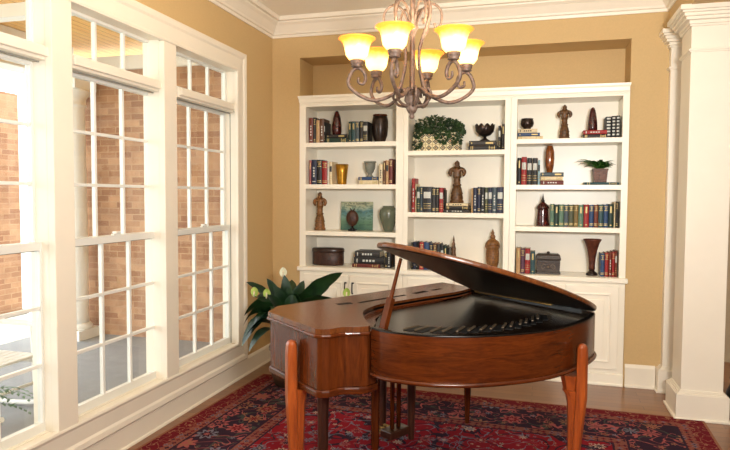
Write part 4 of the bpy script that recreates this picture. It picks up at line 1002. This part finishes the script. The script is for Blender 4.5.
LV = [  # base, tip, width, arch, side, bluish
 ((-1.86, 4.68, .72), (-1.50, 4.70, .975), .10, .05, (-.5, -.35, .75), 0),
 ((-1.85, 4.64, .70), (-1.46, 4.62, .735), .10, .09, (-.1, -.6, .7), 0),
 ((-1.97, 4.64, .68), (-1.99, 4.66, .94), .115, .0, (1, -.35, 0), 0),
 ((-2.03, 4.66, .68), (-2.15, 4.66, .905), .10, .02, (.9, -.4, .4), 0),
 ((-2.07, 4.64, .70), (-2.32, 4.62, .87), .075, .05, (.5, -.5, .8), 0),
 ((-2.06, 4.58, .66), (-2.29, 4.50, .53), .11, .14, (.5, -.55, .7), 0),
 ((-2.09, 4.54, .62), (-2.26, 4.42, .38), .10, .10, (.85, -.45, -.1), 1),
 ((-2.1, 4.62, .68), (-2.31, 4.56, .60), .10, .10, (.3, -.6, .7), 0),
 ((-1.90, 4.60, .76), (-1.80, 4.56, .74), .06, .07, (.3, -.5, .8), 0),
 ((-1.93, 4.68, .68), (-1.85, 4.74, .89), .09, .02, (1, -.3, -.4), 0),
 ((-2.0, 4.52, .60), (-2.12, 4.36, .58), .12, .14, (.9, -.5, .2), 0),
 ((-1.95, 4.52, .62), (-1.93, 4.34, .66), .12, .14, (1, .1, .1), 0),
 ((-1.9, 4.56, .62), (-1.68, 4.42, .64), .11, .14, (.4, -.5, .75), 0),
 ((-1.98, 4.56, .62), (-2.07, 4.5, .80), .11, .04, (.9, -.5, .3), 0),
 ((-1.92, 4.56, .62), (-1.86, 4.54, .80), .11, .04, (1, -.3, -.3), 0),
 ((-2.04, 4.52, .56), (-2.22, 4.40, .46), .10, .12, (.6, -.6, .5), 1),
 ((-2.08, 4.70, .64), (-2.30, 4.78, .72), .10, .08, (.2, -.6, .7), 0),
 ((-1.98, 4.76, .66), (-2.05, 4.96, .86), .10, .05, (1, .2, 0), 0),
 ((-1.9, 4.74, .66), (-1.66, 4.86, .84), .10, .06, (-.3, -.5, .8), 0),
 ((-2.03, 4.50, .52), (-2.16, 4.34, .36), .10, .10, (.8, -.6, 0), 1),
 ((-1.98, 4.60, .66), (-2.06, 4.60, .86), .11, .03, (.9, -.4, .3), 0),
 ((-2.02, 4.58, .62), (-2.20, 4.56, .74), .11, .08, (.6, -.6, .6), 0),
 ((-2.0, 4.54, .58), (-2.2, 4.42, .62), .11, .12, (.6, -.6, .6), 0),
 ((-1.93, 4.60, .66), (-1.92, 4.58, .86), .10, .0, (1, -.2, 0), 0),
 ((-1.9, 4.62, .66), (-1.74, 4.6, .80), .10, .06, (-.2, -.6, .8), 0),
 ((-1.88, 4.50, .56), (-1.74, 4.34, .50), .11, .14, (.6, .5, .2), 0)]
for b, t_, w, ar_, sd, bl in LV:
    m = MB(); blade(m, b, t_, w*1.25, ar_, sd)
    m.tube(smooth_path([(px+(b[0]-px)*.15, py+(b[1]-py)*.15, .29), (px+(b[0]-px)*.6, py+(b[1]-py)*.6, .29+(b[2]-.29)*.6), b], 4), .006, 6)
    m.build('leaf', LGB if bl else LG, lily)
SP = leaf_mat('white_spathe', (226, 224, 190), (240, 238, 214), .5); SPG = leaf_mat('green_spathe', (148, 178, 70), (190, 206, 110), .5)
for (fx, fy, fz, mt) in ((-2.02, 4.7, .95, SP), (-2.235, 4.6, .79, SPG), (-2.10, 4.55, .79, SPG), (-1.47, 4.72, .80, SPG)):
    m = MB().tube(smooth_path([(px, py, .34), ((px+fx)/2, (py+fy)/2, (.4+fz)/2+.06), (fx, fy, fz-.03)], 5), .004, 6)
    f_ = m.build('flower_stem', LG, lily)
    m = MB(); leaf(m, (fx, fy, fz-.035), -1.2, .09, .06, 1.5, -1.2, .35, 7); m.build('spathe', mt, f_)
    m = MB().tube([(fx, fy-.008, fz-.03), (fx+.004, fy-.012, fz+.015)], .006, 6); m.build('spadix', PAPER, f_)

# dark planter by the column, cut by the frame edge
m = MB().lathe([(.15, 0), (.19, .05), (.2, .14), (.17, .22), (.18, .25), (.165, .25), (.15, .2)], 1.60, 5.05, 28)
tag(m.build('dark_pot', plain('black_pot', (24, 28, 30), .5), loc=(1.60, 5.05, 0)), 'dark rounded pot on the floor just right of the square column', 'pot')

# ------------------------------------------------------------------ light
W = bpy.data.worlds.new('overcast_sky'); C.world = W; W.use_nodes = True
wt = W.node_tree; wt.nodes.clear()
ow = wt.nodes.new('ShaderNodeOutputWorld'); bg = wt.nodes.new('ShaderNodeBackground'); bg.inputs[0].default_value = (.97, .985, 1, 1); bg.inputs[1].default_value = 4.2
wt.links.new(bg.outputs[0], ow.inputs[0])
def area(name, loc, target, size, energy, color, sy=None):
    L = bpy.data.lights.new(name, 'AREA'); L.energy = energy; L.color = color; L.shape = 'RECTANGLE'; L.size = size; L.size_y = sy or size
    o = bpy.data.objects.new(name, L); o.location = loc; COL.objects.link(o)
    d = Vector(target)-Vector(loc); o.rotation_euler = d.to_track_quat('-Z', 'Y').to_euler(); return o
area('bounced_flash', (.6, .1, 1.9), (.3, 1.7, 3.3), .5, 200, (1, .975, .94))
area('camera_flash', (.05, -.1, 1.85), (-.5, 4, 1.5), .25, 16, (1, .95, .86))

# ------------------------------------------------------------------ camera
F, YAW, PIT, ROL = 610.2246, math.radians(15.604), math.radians(2.7561), math.radians(.3156)
fw = Vector((-sin(YAW)*cos(PIT), cos(YAW)*cos(PIT), -sin(PIT))); rt = Vector((cos(YAW), sin(YAW), 0)); uu = rt.cross(fw)
r2_ = rt*cos(ROL)+uu*sin(ROL); u2_ = -rt*sin(ROL)+uu*cos(ROL)
cam = bpy.data.cameras.new('camera'); co_ = bpy.data.objects.new('camera', cam); COL.objects.link(co_)
M = Matrix((r2_, u2_, -fw)).transposed().to_4x4(); M.translation = Vector((0, 0, 1.6)); co_.matrix_world = M
cam.sensor_width = 36; cam.lens = F*36/730; cam.clip_start = .05; cam.clip_end = 200
C.camera = co_
C.view_settings.view_transform = 'Standard'; C.view_settings.look = 'None'; C.view_settings.exposure = .03; C.view_settings.gamma = 1; C.view_settings.use_curve_mapping = False
C.cycles.max_bounces = 8; C.cycles.transparent_max_bounces = 12; C.cycles.sample_clamp_indirect = 4; C.cycles.use_denoising = True
